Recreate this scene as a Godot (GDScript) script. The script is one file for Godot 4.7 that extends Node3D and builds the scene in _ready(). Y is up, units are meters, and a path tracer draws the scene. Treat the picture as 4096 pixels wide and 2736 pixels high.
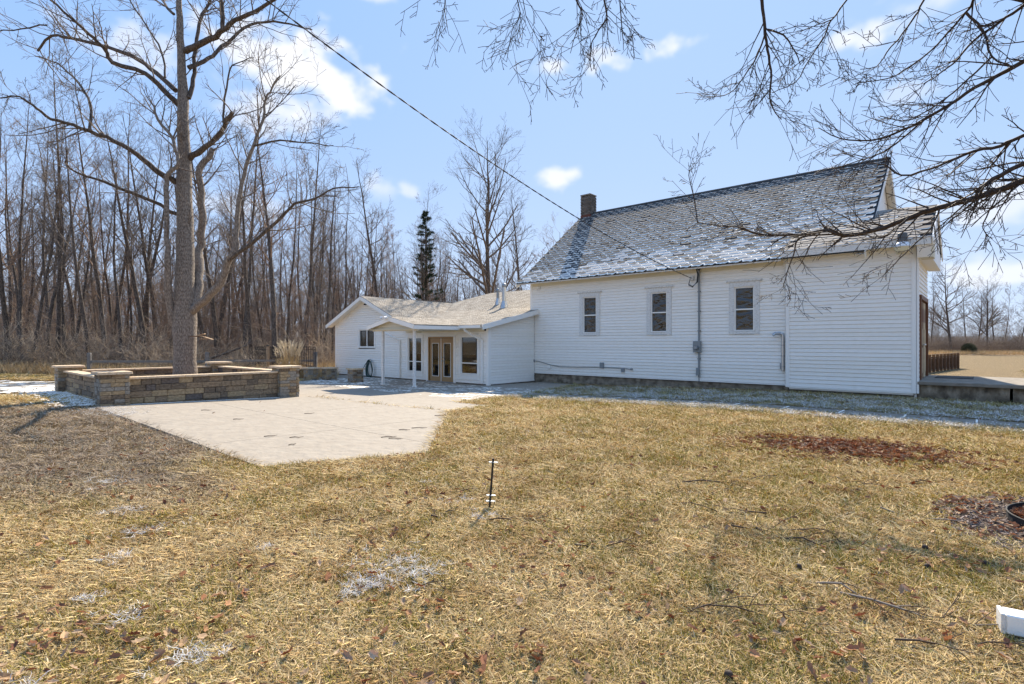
extends Node3D
# A white clapboard church with a low annex, a stone planter round a bare tree, a winter lawn and the woods behind.
# Local frame of the buildings: x runs along the church to the right, z towards the lawn. East-west offsets are metres.

var rng := RandomNumberGenerator.new()
var LA := Vector3(0.75, 0, 0.6614)      # along the church
var PA := Vector3(0.6614, 0, -0.75)     # across it, away from the lawn
var C0 := Vector3(1.015, 0, -24.25)     # church's front corner
var A0 := Vector3(-0.98, 0, -21.99)     # annex's front corner
var HB: Basis
var M := {}
var used := {}
var bare_tex := {}

class MB:
	var v := PackedVector3Array()
	var n := PackedVector3Array()
	var c := PackedColorArray()
	var ix := PackedInt32Array()
	var col := Color.WHITE
	var colored := false
	func poly(p: Array, out: Vector3) -> void:
		var nn := Vector3.ZERO
		for i in p.size():
			var a: Vector3 = p[i]
			var b: Vector3 = p[(i + 1) % p.size()]
			nn += (a - p[0]).cross(b - p[0])
		nn = nn.normalized()
		var q := p
		if nn.dot(out) < 0:
			nn = -nn
			q = p.duplicate(); q.reverse()
		var b0 := v.size()
		for a in q:
			v.append(a); n.append(nn)
			if colored: c.append(col)
		for i in range(1, q.size() - 1):
			ix.append(b0); ix.append(b0 + i + 1); ix.append(b0 + i)
	func box(ctr: Vector3, s: Vector3, b := Basis()) -> void:
		var h := s * 0.5
		for ax in 3:
			for sg in [-1.0, 1.0]:
				var e := Vector3.ZERO; e[ax] = 1
				var f := Vector3.ZERO; f[(ax + 1) % 3] = 1
				var g := Vector3.ZERO; g[(ax + 2) % 3] = 1
				var o: Vector3 = e * h[ax] * sg
				var fu: Vector3 = f * h[(ax + 1) % 3]
				var gu: Vector3 = g * h[(ax + 2) % 3]
				poly([ctr + b * (o - fu - gu), ctr + b * (o + fu - gu), ctr + b * (o + fu + gu), ctr + b * (o - fu + gu)], b * (e * sg))
	func bar(a: Vector3, b: Vector3, w: float, hh: float, up := Vector3.UP) -> void:
		var d := (b - a)
		var x := d.normalized()
		var z := x.cross(up).normalized()
		var y := z.cross(x)
		box((a + b) * 0.5, Vector3(d.length(), hh, w), Basis(x, y, z))
	func slab(top: Array, t: float) -> void:
		var dn := Vector3(0, -t, 0)
		var low := []
		for a in top: low.append(a + dn)
		poly(top, Vector3.UP); poly(low, Vector3.DOWN)
		var ctr := Vector3.ZERO
		for a in top: ctr += a / top.size()
		for i in top.size():
			var j := (i + 1) % top.size()
			poly([top[i], top[j], low[j], low[i]], (top[i] + top[j]) * 0.5 - ctr)
	func tube(p: PackedVector3Array, r: PackedFloat32Array, sides: int, cap := false) -> void:
		var u := Vector3.ZERO
		var b0 := v.size()
		for i in p.size():
			var d := (p[mini(i + 1, p.size() - 1)] - p[maxi(i - 1, 0)]).normalized()
			if i == 0:
				u = d.cross(Vector3(0.31, 0.2, 0.93)).normalized()
			else:
				u = (u - d * u.dot(d)).normalized()
			var w := d.cross(u)
			for k in sides:
				var a := TAU * k / sides
				var nn := u * cos(a) + w * sin(a)
				v.append(p[i] + nn * r[i]); n.append(nn)
				if colored: c.append(col)
		for i in p.size() - 1:
			for k in sides:
				var k2 := (k + 1) % sides
				var a := b0 + i * sides + k
				var b := b0 + i * sides + k2
				ix.append(a); ix.append(a + sides); ix.append(b)
				ix.append(b); ix.append(a + sides); ix.append(b + sides)
		if cap:
			for e in [0, p.size() - 1]:
				var ring := []
				for k in sides: ring.append(v[b0 + e * sides + k])
				poly(ring, (p[e] - p[1 if e == 0 else e - 1]))
	func lathe(o: Vector3, prof_: Array, sides: int) -> void:
		var b0 := v.size()
		var prof := prof_.duplicate()
		if prof[0].y > prof[prof.size() - 1].y: prof.reverse()
		for i in prof.size():
			var q: Vector2 = prof[i]
			var t: Vector2 = prof[mini(i + 1, prof.size() - 1)] - prof[maxi(i - 1, 0)]
			var nr := Vector2(t.y, -t.x).normalized()
			for k in sides:
				var a := TAU * k / sides
				v.append(o + Vector3(q.x * cos(a), q.y, q.x * sin(a)))
				n.append(Vector3(nr.x * cos(a), nr.y, nr.x * sin(a)))
				if colored: c.append(col)
		for i in prof.size() - 1:
			for k in sides:
				var a := b0 + i * sides + k
				var b := b0 + i * sides + (k + 1) % sides
				ix.append(a); ix.append(b); ix.append(a + sides)
				ix.append(b); ix.append(b + sides); ix.append(a + sides)
	func mesh(m: Material = null) -> ArrayMesh:
		var arr := []
		arr.resize(Mesh.ARRAY_MAX)
		arr[Mesh.ARRAY_VERTEX] = v
		arr[Mesh.ARRAY_NORMAL] = n
		arr[Mesh.ARRAY_INDEX] = ix
		if colored: arr[Mesh.ARRAY_COLOR] = c
		var am := ArrayMesh.new()
		am.add_surface_from_arrays(Mesh.PRIMITIVE_TRIANGLES, arr)
		if m: am.surface_set_material(0, m)
		return am

# ---------- naming and tagging ----------
func numbered(called: String) -> String:
	var k: int = used.get(called, 0)
	used[called] = k + 1
	return called if k == 0 else "%s_%03d" % [called, k]
func tag(o: Node3D, label: String, category: String, group := "", kind := "") -> Node3D:
	if label: o.set_meta("label", label)
	if category: o.set_meta("category", category)
	if group: o.set_meta("group", group)
	if kind: o.set_meta("kind", kind)
	return o
func thing(called: String, label: String, category: String, xf := Transform3D(), group := "") -> Node3D:
	var o := Node3D.new()
	o.name = numbered(called)
	add_child(o)
	o.transform = xf
	tag(o, label, category, group)
	return o
func part(parent: Node3D, called: String, mesh: Mesh, m: Material, xf := Transform3D()) -> MeshInstance3D:
	var o := MeshInstance3D.new()
	o.mesh = mesh
	o.material_override = m
	o.transform = xf
	if parent == self:
		o.name = numbered(called)
		add_child(o)
	else:
		o.name = called
		parent.add_child(o, true)
	return o
func struct(called: String, mesh: Mesh, m: Material, xf := Transform3D()) -> MeshInstance3D:
	var o := part(self, called, mesh, m, xf)
	o.set_meta("kind", "structure")
	return o
func many(parent: Node3D, called: String, mesh: Mesh, xfs: Array, cols: Array, label := "", category := "") -> MultiMeshInstance3D:
	var mm := MultiMesh.new()
	mm.transform_format = MultiMesh.TRANSFORM_3D
	mm.use_colors = cols.size() > 0
	mm.mesh = mesh
	mm.instance_count = xfs.size()
	for i in xfs.size():
		mm.set_instance_transform(i, xfs[i])
		if cols.size() > 0: mm.set_instance_color(i, cols[i])
	var o := MultiMeshInstance3D.new()
	o.multimesh = mm
	if parent == self:
		o.name = numbered(called)
		add_child(o)
	else:
		o.name = called
		parent.add_child(o, true)
	o.set_meta("kind", "stuff")
	if label: o.set_meta("label", label)
	if category: o.set_meta("category", category)
	return o

# ---------- materials ----------
func lin(r: float, g: float, b: float) -> Color:
	return Color(r, g, b).linear_to_srgb()
func flat(c: Color, rough := 0.85, metal := 0.0) -> StandardMaterial3D:
	var m := StandardMaterial3D.new()
	m.albedo_color = c
	m.roughness = rough
	m.metallic = metal
	return m
func noise_tex(freq: float, stops: Array, seed_ := 1, oct := 5, size := 512, normal := false, bump := 4.0, type := FastNoiseLite.TYPE_SIMPLEX) -> NoiseTexture2D:
	var fn := FastNoiseLite.new()
	fn.noise_type = type
	fn.seed = seed_
	fn.frequency = freq
	fn.fractal_octaves = oct
	var t := NoiseTexture2D.new()
	t.width = size; t.height = size
	t.seamless = true
	t.noise = fn
	if normal:
		t.as_normal_map = true
		t.bump_strength = bump
	else:
		var g := Gradient.new()
		var offs := PackedFloat32Array()
		var cc := PackedColorArray()
		for s in stops:
			offs.append(s[0]); cc.append(s[1])
		g.offsets = offs; g.colors = cc
		t.color_ramp = g
	return t
func rough_mat(tex: Texture2D, scale: Vector3, rough := 0.9, bump: Texture2D = null, bs := 1.0, world := true, tint := Color.WHITE) -> StandardMaterial3D:
	var m := StandardMaterial3D.new()
	m.albedo_color = tint
	m.albedo_texture = tex
	m.roughness = rough
	m.uv1_triplanar = true
	m.uv1_world_triplanar = world
	m.uv1_scale = scale
	if bump:
		m.normal_enabled = true
		m.normal_texture = bump
		m.normal_scale = bs
	return m
func hx(s: String) -> Color:
	return Color.html(s)

func make_materials() -> void:
	var grain := noise_tex(0.03, [], 7, 5, 512, true, 6.0)
	M.siding = rough_mat(noise_tex(0.012, [[0.0, hx("ebe6db")], [0.45, hx("f3efe6")], [1.0, hx("f5f2ea")]], 3, 5), Vector3(0.6, 1.4, 0.6), 0.55)
	M.siding2 = rough_mat(noise_tex(0.02, [[0.0, hx("e5dfd1")], [0.4, hx("f0ebe0")], [1.0, hx("f3efe6")]], 13, 5), Vector3(0.5, 1.6, 0.5), 0.55)
	M.trim = flat(hx("f2efe7"), 0.5)
	M.trim_old = rough_mat(noise_tex(0.02, [[0.0, hx("9b958a")], [0.3, hx("d9d6ce")], [1.0, hx("e8e7e3")]], 4, 5), Vector3(1.2, 1.2, 1.2), 0.75)
	M.soffit = flat(hx("dfd6be"), 0.8)
	M.concrete = rough_mat(noise_tex(0.008, [[0.0, hx("8f8476")], [0.3, hx("958b7d")], [0.7, hx("988e80")], [1.0, hx("9d9486")]], 5, 6, 1024), Vector3(0.22, 0.22, 0.22), 0.9, grain, 0.25)
	M.concrete_old = rough_mat(noise_tex(0.009, [[0.0, hx("6f675b")], [0.5, hx("857c6f")], [1.0, hx("968d80")]], 15, 6, 1024), Vector3(0.3, 0.3, 0.3), 0.92, grain, 0.4)
	M.foundation = rough_mat(noise_tex(0.012, [[0.0, hx("4d4438")], [0.38, hx("6f6454")], [0.6, hx("8d8170")], [1.0, hx("a39a8a")]], 6, 6), Vector3(0.5, 0.5, 0.5), 0.95, grain, 0.6)
	M.stain_wall = rough_mat(noise_tex(0.009, [[0.0, hx("3f372d")], [0.4, hx("6a5f50")], [0.55, hx("827664")], [0.75, hx("9d9280")], [1.0, hx("ada392")]], 26, 6), Vector3(0.9, 0.35, 0.9), 0.95, grain, 0.6)
	M.shingle_deck = flat(hx("2f3134"), 0.9)
	M.annex_roof = rough_mat(noise_tex(0.01, [[0.0, hx("6d6355")], [0.35, hx("887e70")], [0.55, hx("978d7f")], [0.8, hx("a49b8d")], [1.0, hx("b8b0a3")]], 8, 6, 1024), Vector3(0.16, 0.5, 0.16), 0.95, noise_tex(0.11, [], 9, 3, 512, true, 8.0), 0.7)
	M.bark = rough_mat(noise_tex(0.02, [[0.0, hx("4b4139")], [0.4, hx("776b5f")], [0.65, hx("94887b")], [1.0, hx("b3a99b")]], 10, 5), Vector3(2.4, 0.7, 2.4), 0.95, noise_tex(0.035, [], 11, 4, 512, true, 12.0), 1.0)
	M.bark_dark = rough_mat(noise_tex(0.02, [[0.0, hx("2b241e")], [0.45, hx("51463c")], [0.75, hx("72665b")], [1.0, hx("8c8074")]], 12, 5), Vector3(1.6, 0.4, 1.6), 0.95)
	M.twig = rough_mat(noise_tex(0.02, [[0.0, hx("463b33")], [0.5, hx("6f6359")], [1.0, hx("95897d")]], 14, 4), Vector3(0.8, 0.8, 0.8), 0.85)
	M.twig_warm = rough_mat(noise_tex(0.02, [[0.0, hx("5c4636")], [0.5, hx("8e7460")], [1.0, hx("a58d76")]], 17, 4), Vector3(0.8, 0.8, 0.8), 0.85)
	M.maple = rough_mat(noise_tex(0.02, [[0.0, hx("241c16")], [0.5, hx("3f332a")], [1.0, hx("5c4d40")]], 16, 4), Vector3(1.5, 1.5, 1.5), 0.75)
	M.cap = rough_mat(noise_tex(0.02, [[0.0, hx("b39a7a")], [0.5, hx("cdb596")], [1.0, hx("dcc8ac")]], 18, 5), Vector3(1.0, 1.0, 1.0), 0.9, grain, 0.5)
	var tones := [["5b4c3a", "8a765d", "aa947a"], ["4a3f35", "70614f", "8c7c6a"], ["6b645a", "8f877a", "aaa295"], ["78654a", "9e8868", "bea787"], ["443d38", "645a52", "7f746b"]]
	M.stone = []
	for i in tones.size():
		M.stone.append(rough_mat(noise_tex(0.03, [[0.0, hx(tones[i][0])], [0.5, hx(tones[i][1])], [1.0, hx(tones[i][2])]], 20 + i, 5, 256), Vector3(1.7, 1.7, 1.7), 0.95, grain, 1.2))
	M.brick = []
	for q in ["6f665d", "7c736a", "625a52"]:
		M.brick.append(flat(hx(q), 0.95))
	M.brick_red = flat(hx("76493d"), 0.95)
	M.mortar = flat(hx("8c857a"), 0.95)
	M.door_tan = flat(hx("a98552"), 0.45)
	M.door_tan_leaf = flat(hx("a5845a"), 0.45)
	M.door_wood = rough_mat(noise_tex(0.03, [[0.0, hx("8a7554")], [0.5, hx("b8a27c")], [1.0, hx("cbb894")]], 30, 4, 256), Vector3(6, 0.6, 6), 0.6)
	M.door_frame_wood = flat(hx("6d4426"), 0.6)
	M.glass = flat(Color(0.05, 0.055, 0.06, 0.35), 0.03)
	M.glass.transparency = BaseMaterial3D.TRANSPARENCY_ALPHA
	M.glass.metallic_specular = 0.9
	M.blind = flat(hx("cfc7b4"), 0.6)
	M.interior = flat(hx("4a4038"), 0.95)
	M.curtain = flat(hx("5a2a24"), 0.95)
	M.steel = flat(hx("b9bdc0"), 0.3, 0.9)
	M.steel_dull = flat(hx("8f9498"), 0.5, 0.6)
	M.cable_bare = flat(hx("4a4c50"), 0.7)
	M.grey_paint = flat(hx("868a8a"), 0.55)
	M.grey_dark = flat(hx("565a5c"), 0.6)
	M.black = flat(hx("17181a"), 0.45)
	M.hose = flat(hx("123a35"), 0.4)
	M.white_metal = flat(hx("e6e6e4"), 0.35)
	M.lamp_cream = flat(hx("dccfa8"), 0.4)
	M.wood_post = rough_mat(noise_tex(0.03, [[0.0, hx("8a7055")], [1.0, hx("c4a989")]], 31, 4, 256), Vector3(4, 0.6, 4), 0.85)
	M.fence_wood = rough_mat(noise_tex(0.03, [[0.0, hx("4d3826")], [0.5, hx("6d5138")], [1.0, hx("8a6a4c")]], 32, 4, 256), Vector3(4, 0.6, 4), 0.85)
	M.grey_wood = rough_mat(noise_tex(0.03, [[0.0, hx("5f5a54")], [1.0, hx("98928a")]], 33, 4, 256), Vector3(4, 0.6, 4), 0.9)
	M.rubber = flat(hx("1d1e1f"), 0.8)
	M.snow = flat(hx("f2ece0"), 0.7)
	M.snow.subsurf_scatter_enabled = false
	M.walnut = flat(hx("3a2d25"), 0.8)
	M.cable = flat(hx("25262a"), 0.6)
	M.stick = flat(hx("4a3b2f"), 0.9)
	M.stick_grey = flat(hx("8a7d70"), 0.9)
	M.mulch = rough_mat(noise_tex(0.06, [[0.0, hx("2b201a")], [0.5, hx("544236")], [1.0, hx("8a7566")]], 34, 5), Vector3(1.2, 1.2, 1.2), 0.95, noise_tex(0.08, [], 35, 4, 512, true, 14.0), 1.5)
	M.litter = rough_mat(noise_tex(0.05, [[0.0, hx("4d3c2d")], [0.4, hx("7d654b")], [0.65, hx("a3886a")], [1.0, hx("c4aa88")]], 36, 6, 1024), Vector3(0.3, 0.3, 0.3), 0.95)
	M.ground = rough_mat(noise_tex(0.03, [[0.0, hx("2a2014")], [0.35, hx("54432a")], [0.55, hx("846c42")], [0.75, hx("a98e5a")], [1.0, hx("c9b07a")]], 37, 6, 1024), Vector3(0.45, 0.45, 0.45), 0.97, noise_tex(0.06, [], 38, 4, 512, true, 10.0), 1.0)
	M.leafy = StandardMaterial3D.new()          # colour comes with each copy
	M.leafy.vertex_color_use_as_albedo = true
	M.leafy.roughness = 1.0
	M.leafy.metallic_specular = 0.1
	M.leafy.cull_mode = BaseMaterial3D.CULL_DISABLED
	M.straw = M.leafy.duplicate()
	M.leafy.backlight_enabled = true
	M.leafy.backlight = Color(0.5, 0.3, 0.18)
	M.straw.backlight_enabled = true
	M.straw.backlight = Color(0.55, 0.48, 0.33)
	M.tinted = StandardMaterial3D.new()
	M.tinted.vertex_color_use_as_albedo = true
	M.tinted.roughness = 0.9
	# old wavy glass
	M.glass_old = M.glass.duplicate()
	M.glass_old.normal_enabled = true
	M.glass_old.normal_texture = noise_tex(0.006, [], 41, 3, 512, true, 16.0)
	M.glass_old.normal_scale = 0.9
	M.glass_old.uv1_triplanar = true
	M.glass_old.uv1_world_triplanar = true
	M.glass_old.uv1_scale = Vector3(0.9, 0.9, 0.9)
	M.drape = flat(hx("3a332e"), 0.95)

# ---------- terrain ----------
func sp_of(x: float, z: float) -> Vector2:
	var dx := x - C0.x
	var dz := z - C0.z
	return Vector2(dx * LA.x + dz * LA.z, dx * PA.x + dz * PA.z)
func ground_y(x: float, z: float) -> float:
	var q := sp_of(x, z)
	var a := clampf(-8.018 - q.y, 0, 8) * 0.03
	var w := smoothstep(2.0, 12.0, q.x)
	return a * (1.0 - w) + 0.2 * w
func at_sp(s: float, p: float, lift := 0.0) -> Vector3:
	var q := C0 + LA * s + PA * p
	return Vector3(q.x, ground_y(q.x, q.z) + lift, q.z)
func on_ground(x: float, z: float, lift := 0.0) -> Vector3:
	return Vector3(x, ground_y(x, z) + lift, z)
func rv() -> Vector3:
	return Vector3(rng.randfn(), rng.randfn(), rng.randfn()) * 0.6

# sheet of ground that follows the terrain inside an outline given in world x, z
func sheet(outline: PackedVector2Array, cell: float, lift: float, edge := 0.0) -> ArrayMesh:
	var mb := MB.new()
	var lo := outline[0]
	var hi := outline[0]
	for q in outline:
		lo = lo.min(q); hi = hi.max(q)
	var nx := int(ceil((hi.x - lo.x) / cell))
	var ny := int(ceil((hi.y - lo.y) / cell))
	for i in nx:
		for j in ny:
			var a := lo + Vector2(i, j) * cell
			var sq := PackedVector2Array([a, a + Vector2(cell, 0), a + Vector2(cell, cell), a + Vector2(0, cell)])
			for pc in Geometry2D.intersect_polygons(outline, sq):
				var ps := []
				for q in pc: ps.append(on_ground(q.x, q.y, lift))
				if ps.size() >= 3: mb.poly(ps, Vector3.UP)
	if edge > 0:
		for i in outline.size():
			var a := outline[i]
			var b := outline[(i + 1) % outline.size()]
			var k := maxi(1, int(a.distance_to(b) / cell))
			for j in k:
				var p := a.lerp(b, float(j) / k)
				var q := a.lerp(b, float(j + 1) / k)
				var t0 := on_ground(p.x, p.y, lift)
				var t1 := on_ground(q.x, q.y, lift)
				var o := Vector2(b.y - a.y, a.x - b.x)
				if Geometry2D.is_polygon_clockwise(outline): o = -o
				mb.poly([t0, t1, t1 - Vector3(0, edge, 0), t0 - Vector3(0, edge, 0)], Vector3(o.x, 0, o.y))
	return mb.mesh()
func sp_poly(a: Array) -> PackedVector2Array:
	var o := PackedVector2Array()
	for q in a:
		var w: Vector3 = C0 + LA * q[0] + PA * q[1]
		o.append(Vector2(w.x, w.z))
	return o

# ---------- sky ----------
const CLOUDS := [  # azimuth, elevation, half width, half height in degrees, strength
	[-21.0, 24.6, 8.2, 4.6, 1.0], [-25.5, 26.0, 6.0, 3.2, 0.8], [-34.5, 24.0, 5.5, 2.6, 0.55], [-17.0, 23.2, 4.0, 2.8, 0.9], [-24.0, 21.0, 6.0, 2.5, 0.55],
	[16.4, 27.6, 2.6, 1.5, 1.0], [10.0, 27.2, 2.3, 1.5, 0.9], [4.2, 27.0, 3.4, 1.1, 0.75], [4.8, 16.9, 2.6, 1.6, 0.85], [-15.0, 32.0, 3.5, 0.8, 0.5],
	[34.0, 25.8, 2.4, 2.2, 0.75], [31.6, 25.6, 1.3, 0.9, 0.7], [-10.8, 15.4, 1.6, 0.9, 0.5], [-13.8, 15.6, 2.4, 1.4, 0.45], [41.0, 10.6, 8.0, 2.2, 0.6],
	[39.0, 27.0, 5.0, 2.4, 0.5], [41.5, 5.6, 7.0, 2.2, 0.7], [-26.0, 12.5, 5.0, 1.6, 0.4], [28.5, 14.0, 1.4, 0.5, 0.4], [36.5, 20.5, 3.0, 1.2, 0.3],
]
func make_sky() -> Sky:
	var w := 2048
	var h := 1024
	var px := PackedFloat32Array()
	px.resize(w * h * 3)
	var sun := Vector3(0.292 * cos(deg_to_rad(38.5)), sin(deg_to_rad(38.5)), -0.956 * cos(deg_to_rad(38.5)))
	var deep := Vector3(0.19, 0.42, 0.87)
	var pale := Vector3(0.74, 0.83, 0.94)
	var below := Vector3(0.42, 0.40, 0.36)
	for y in h:
		var el := PI * 0.5 - PI * (y + 0.5) / h
		var hz := 0.84 * exp(-maxf(el, 0.0) / deg_to_rad(17.0))
		var ce := cos(el)
		var se := sin(el)
		for x in w:
			var az := TAU * (x + 0.5) / w      # column 0 looks north, along -z
			var i := (y * w + x) * 3
			var c := below
			if el > -0.02:
				var ca := sin(az) * ce * sun.x - cos(az) * ce * sun.z + se * sun.y
				var g := exp((ca - 1.0) * 4.6)
				c = deep.lerp(pale, 1.0 - (1.0 - hz) * (1.0 - 0.3 * g))
			px[i] = c.x; px[i + 1] = c.y; px[i + 2] = c.z
	var fn := FastNoiseLite.new()
	fn.noise_type = FastNoiseLite.TYPE_SIMPLEX
	fn.seed = 21; fn.frequency = 1.0; fn.fractal_octaves = 5
	# larger, denser clouds added out of view to brighten the shaded walls
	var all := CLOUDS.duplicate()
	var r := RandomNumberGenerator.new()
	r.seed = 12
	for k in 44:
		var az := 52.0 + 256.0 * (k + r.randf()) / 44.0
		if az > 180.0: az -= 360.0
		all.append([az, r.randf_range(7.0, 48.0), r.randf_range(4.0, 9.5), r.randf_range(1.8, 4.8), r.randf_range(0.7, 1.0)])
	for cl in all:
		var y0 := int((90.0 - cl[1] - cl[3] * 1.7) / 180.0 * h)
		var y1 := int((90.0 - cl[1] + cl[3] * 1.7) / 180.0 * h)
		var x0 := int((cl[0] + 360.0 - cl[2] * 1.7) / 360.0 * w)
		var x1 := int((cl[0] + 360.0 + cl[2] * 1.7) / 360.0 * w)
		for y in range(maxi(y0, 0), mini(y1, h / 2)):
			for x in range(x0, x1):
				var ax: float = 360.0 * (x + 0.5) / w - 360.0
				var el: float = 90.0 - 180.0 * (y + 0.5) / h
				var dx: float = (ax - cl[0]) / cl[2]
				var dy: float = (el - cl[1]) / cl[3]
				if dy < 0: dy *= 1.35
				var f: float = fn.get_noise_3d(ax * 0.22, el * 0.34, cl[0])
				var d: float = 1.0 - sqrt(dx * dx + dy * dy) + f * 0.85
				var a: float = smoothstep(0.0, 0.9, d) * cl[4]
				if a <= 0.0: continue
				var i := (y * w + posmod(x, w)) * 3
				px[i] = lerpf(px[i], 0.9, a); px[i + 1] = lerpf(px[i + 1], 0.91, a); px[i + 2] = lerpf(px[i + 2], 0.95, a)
	var im := Image.create_from_data(w, h, false, Image.FORMAT_RGBF, px.to_byte_array())
	var pm := PanoramaSkyMaterial.new()
	pm.panorama = ImageTexture.create_from_image(im)
	var sk := Sky.new()
	sk.sky_material = pm
	return sk

func _ready() -> void:
	rng.seed = 4711
	HB = Basis(LA, Vector3.UP, -PA).orthonormalized()
	var cam := Camera3D.new()
	cam.name = "camera"
	cam.position = Vector3(0, 1.8, 0)
	cam.fov = 64.94
	cam.near = 0.05
	cam.far = 4000
	add_child(cam)
	cam.current = true
	var env := Environment.new()
	env.background_mode = Environment.BG_SKY
	env.sky = make_sky()
	env.background_energy_multiplier = 0.6
	env.tonemap_mode = Environment.TONE_MAPPER_LINEAR
	env.tonemap_exposure = 1.98
	env.sdfgi_enabled = true
	env.ssao_enabled = true
	env.ssil_enabled = true
	var we := WorldEnvironment.new()
	we.name = "world_environment"
	we.environment = env
	add_child(we)
	var sun := DirectionalLight3D.new()
	sun.name = "sun"
	sun.light_color = Color(1.0, 0.95, 0.87)
	sun.light_energy = 1.6
	sun.light_angular_distance = 0.53
	sun.shadow_enabled = true
	sun.directional_shadow_max_distance = 200.0
	add_child(sun)
	sun.look_at_from_position(Vector3.ZERO, -Vector3(0.292 * cos(deg_to_rad(38.5)), sin(deg_to_rad(38.5)), -0.956 * cos(deg_to_rad(38.5))), Vector3.UP)
	make_materials()
	build_ground()
	build_church()
	build_annex()
	build_planter()
	build_yard()
	build_big_tree()
	build_maple()
	build_woods()
	build_lawn()
	build_small_things()

# ---------- ground and paving ----------
const SLAB := [[-0.84, -15.84], [8.41, -15.88], [9.24, -13.86], [5.5, -10.08], [5.45, -10.0], [-0.84, -10.35]]
const PATIO := [[-0.84, -10.32], [5.4, -9.97], [5.16, -8.3], [3.5, -8.05], [3.49, -5.3], [3.3, -4.2], [2.3, -0.1], [0.4, -0.02], [-0.2, -2.95], [-11.6, -2.95], [-11.6, -5.6], [-8.5, -6.4], [-6.2, -9.2], [-0.9, -10.9]]
func joined(lo: float, hi: float, fine_lo: float, fine_hi: float, step: float) -> PackedFloat32Array:
	var o := PackedFloat32Array()
	var x := fine_lo
	while x <= fine_hi:
		o.append(x); x += step
	var g := step
	x = fine_hi
	while x < hi:
		g *= 1.5; x += g; o.append(minf(x, hi))
	g = step; x = fine_lo
	while x > lo:
		g *= 1.5; x -= g; o.insert(0, maxf(x, lo))
	return o
func build_ground() -> void:
	var xs := joined(-2500, 2500, -36, 40, 0.8)
	var zs := joined(-2500, 1500, -44, 6, 0.8)
	var mb := MB.new()
	for z in zs:
		for x in xs:
			mb.v.append(Vector3(x, ground_y(x, z) - 0.01, z)); mb.n.append(Vector3.UP)
	var w := xs.size()
	for j in zs.size() - 1:
		for i in w - 1:
			var a := j * w + i
			for k in [a, a + 1, a + w, a + 1, a + w + 1, a + w]: mb.ix.append(k)
	struct("ground", mb.mesh(), M.ground)
	# concrete slab in panels with joints
	var slab := Node3D.new()
	slab.name = "concrete_slab"
	slab.set_meta("kind", "structure")
	add_child(slab)
	var ps := [-16.5, -13.4, -10.0]
	var ss := [-1.0, 3.2, 6.4, 9.6]
	for i in 2:
		for j in 3:
			var cellp := sp_poly([[ss[j] + 0.006, ps[i] + 0.006], [ss[j + 1] - 0.006, ps[i] + 0.006], [ss[j + 1] - 0.006, ps[i + 1] - 0.006], [ss[j] + 0.006, ps[i + 1] - 0.006]])
			for pc in Geometry2D.intersect_polygons(sp_poly(SLAB), cellp):
				part(slab, "panel", sheet(pc, 1.0, 0.022, 0.1), M.concrete)
	var patio := Node3D.new()
	patio.name = "patio"
	patio.set_meta("kind", "structure")
	add_child(patio)
	for pr in [[-12.0, -6.0], [-6.0, -1.5], [-1.5, 6.0]]:
		var cellp := sp_poly([[pr[0] + 0.006, -12], [pr[1] - 0.006, -12], [pr[1] - 0.006, 0.5], [pr[0] + 0.006, 0.5]])
		for pc in Geometry2D.intersect_polygons(sp_poly(PATIO), cellp):
			part(patio, "panel", sheet(pc, 1.0, 0.018, 0.1), M.concrete)
	var walk := Node3D.new()
	walk.name = "walkway"
	walk.set_meta("kind", "structure")
	add_child(walk)
	var s := 3.56
	while s < 22:
		var s1 := s + 1.16
		part(walk, "panel", sheet(sp_poly([[s, -5.25], [s1 - 0.02, -5.25], [s1 - 0.02, -4.45], [s, -4.45]]), 0.6, 0.03, 0.08), M.concrete_old)
		s = s1
	# path beyond the planter, half under snow
	struct("path", sheet(PackedVector2Array([Vector2(-30, -15.5), Vector2(-16.5, -17.0), Vector2(-13.6, -18.6), Vector2(-12.2, -20.6), Vector2(-13.5, -22.3), Vector2(-17.5, -20.2), Vector2(-30, -19.0)]), 1.0, 0.02, 0.04), M.concrete)
	# woodland floor
	var o := PackedVector2Array()
	for i in 40:
		var x := -70.0 + i * 2.6
		var z := -27.5 + 0.06 * x + rng.randf_range(-0.5, 0.5)
		if x > -9.5: z = -42.0 - rng.randf() * 1.0
		o.append(Vector2(x, z))
	o.append(Vector2(34, -130)); o.append(Vector2(-120, -130)); o.append(Vector2(-120, -30))
	struct("woodland_floor", sheet(o, 4.0, 0.015), M.litter)
	var f := PackedVector2Array()
	for i in 24:
		f.append(Vector2(34.0 + i * 5.0, -66.0 + rng.randf_range(-1.0, 1.0)))
	f.append(Vector2(150, -140)); f.append(Vector2(34.2, -140))
	struct("rough_meadow", sheet(f, 6.0, 0.02), M.litter)

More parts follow.
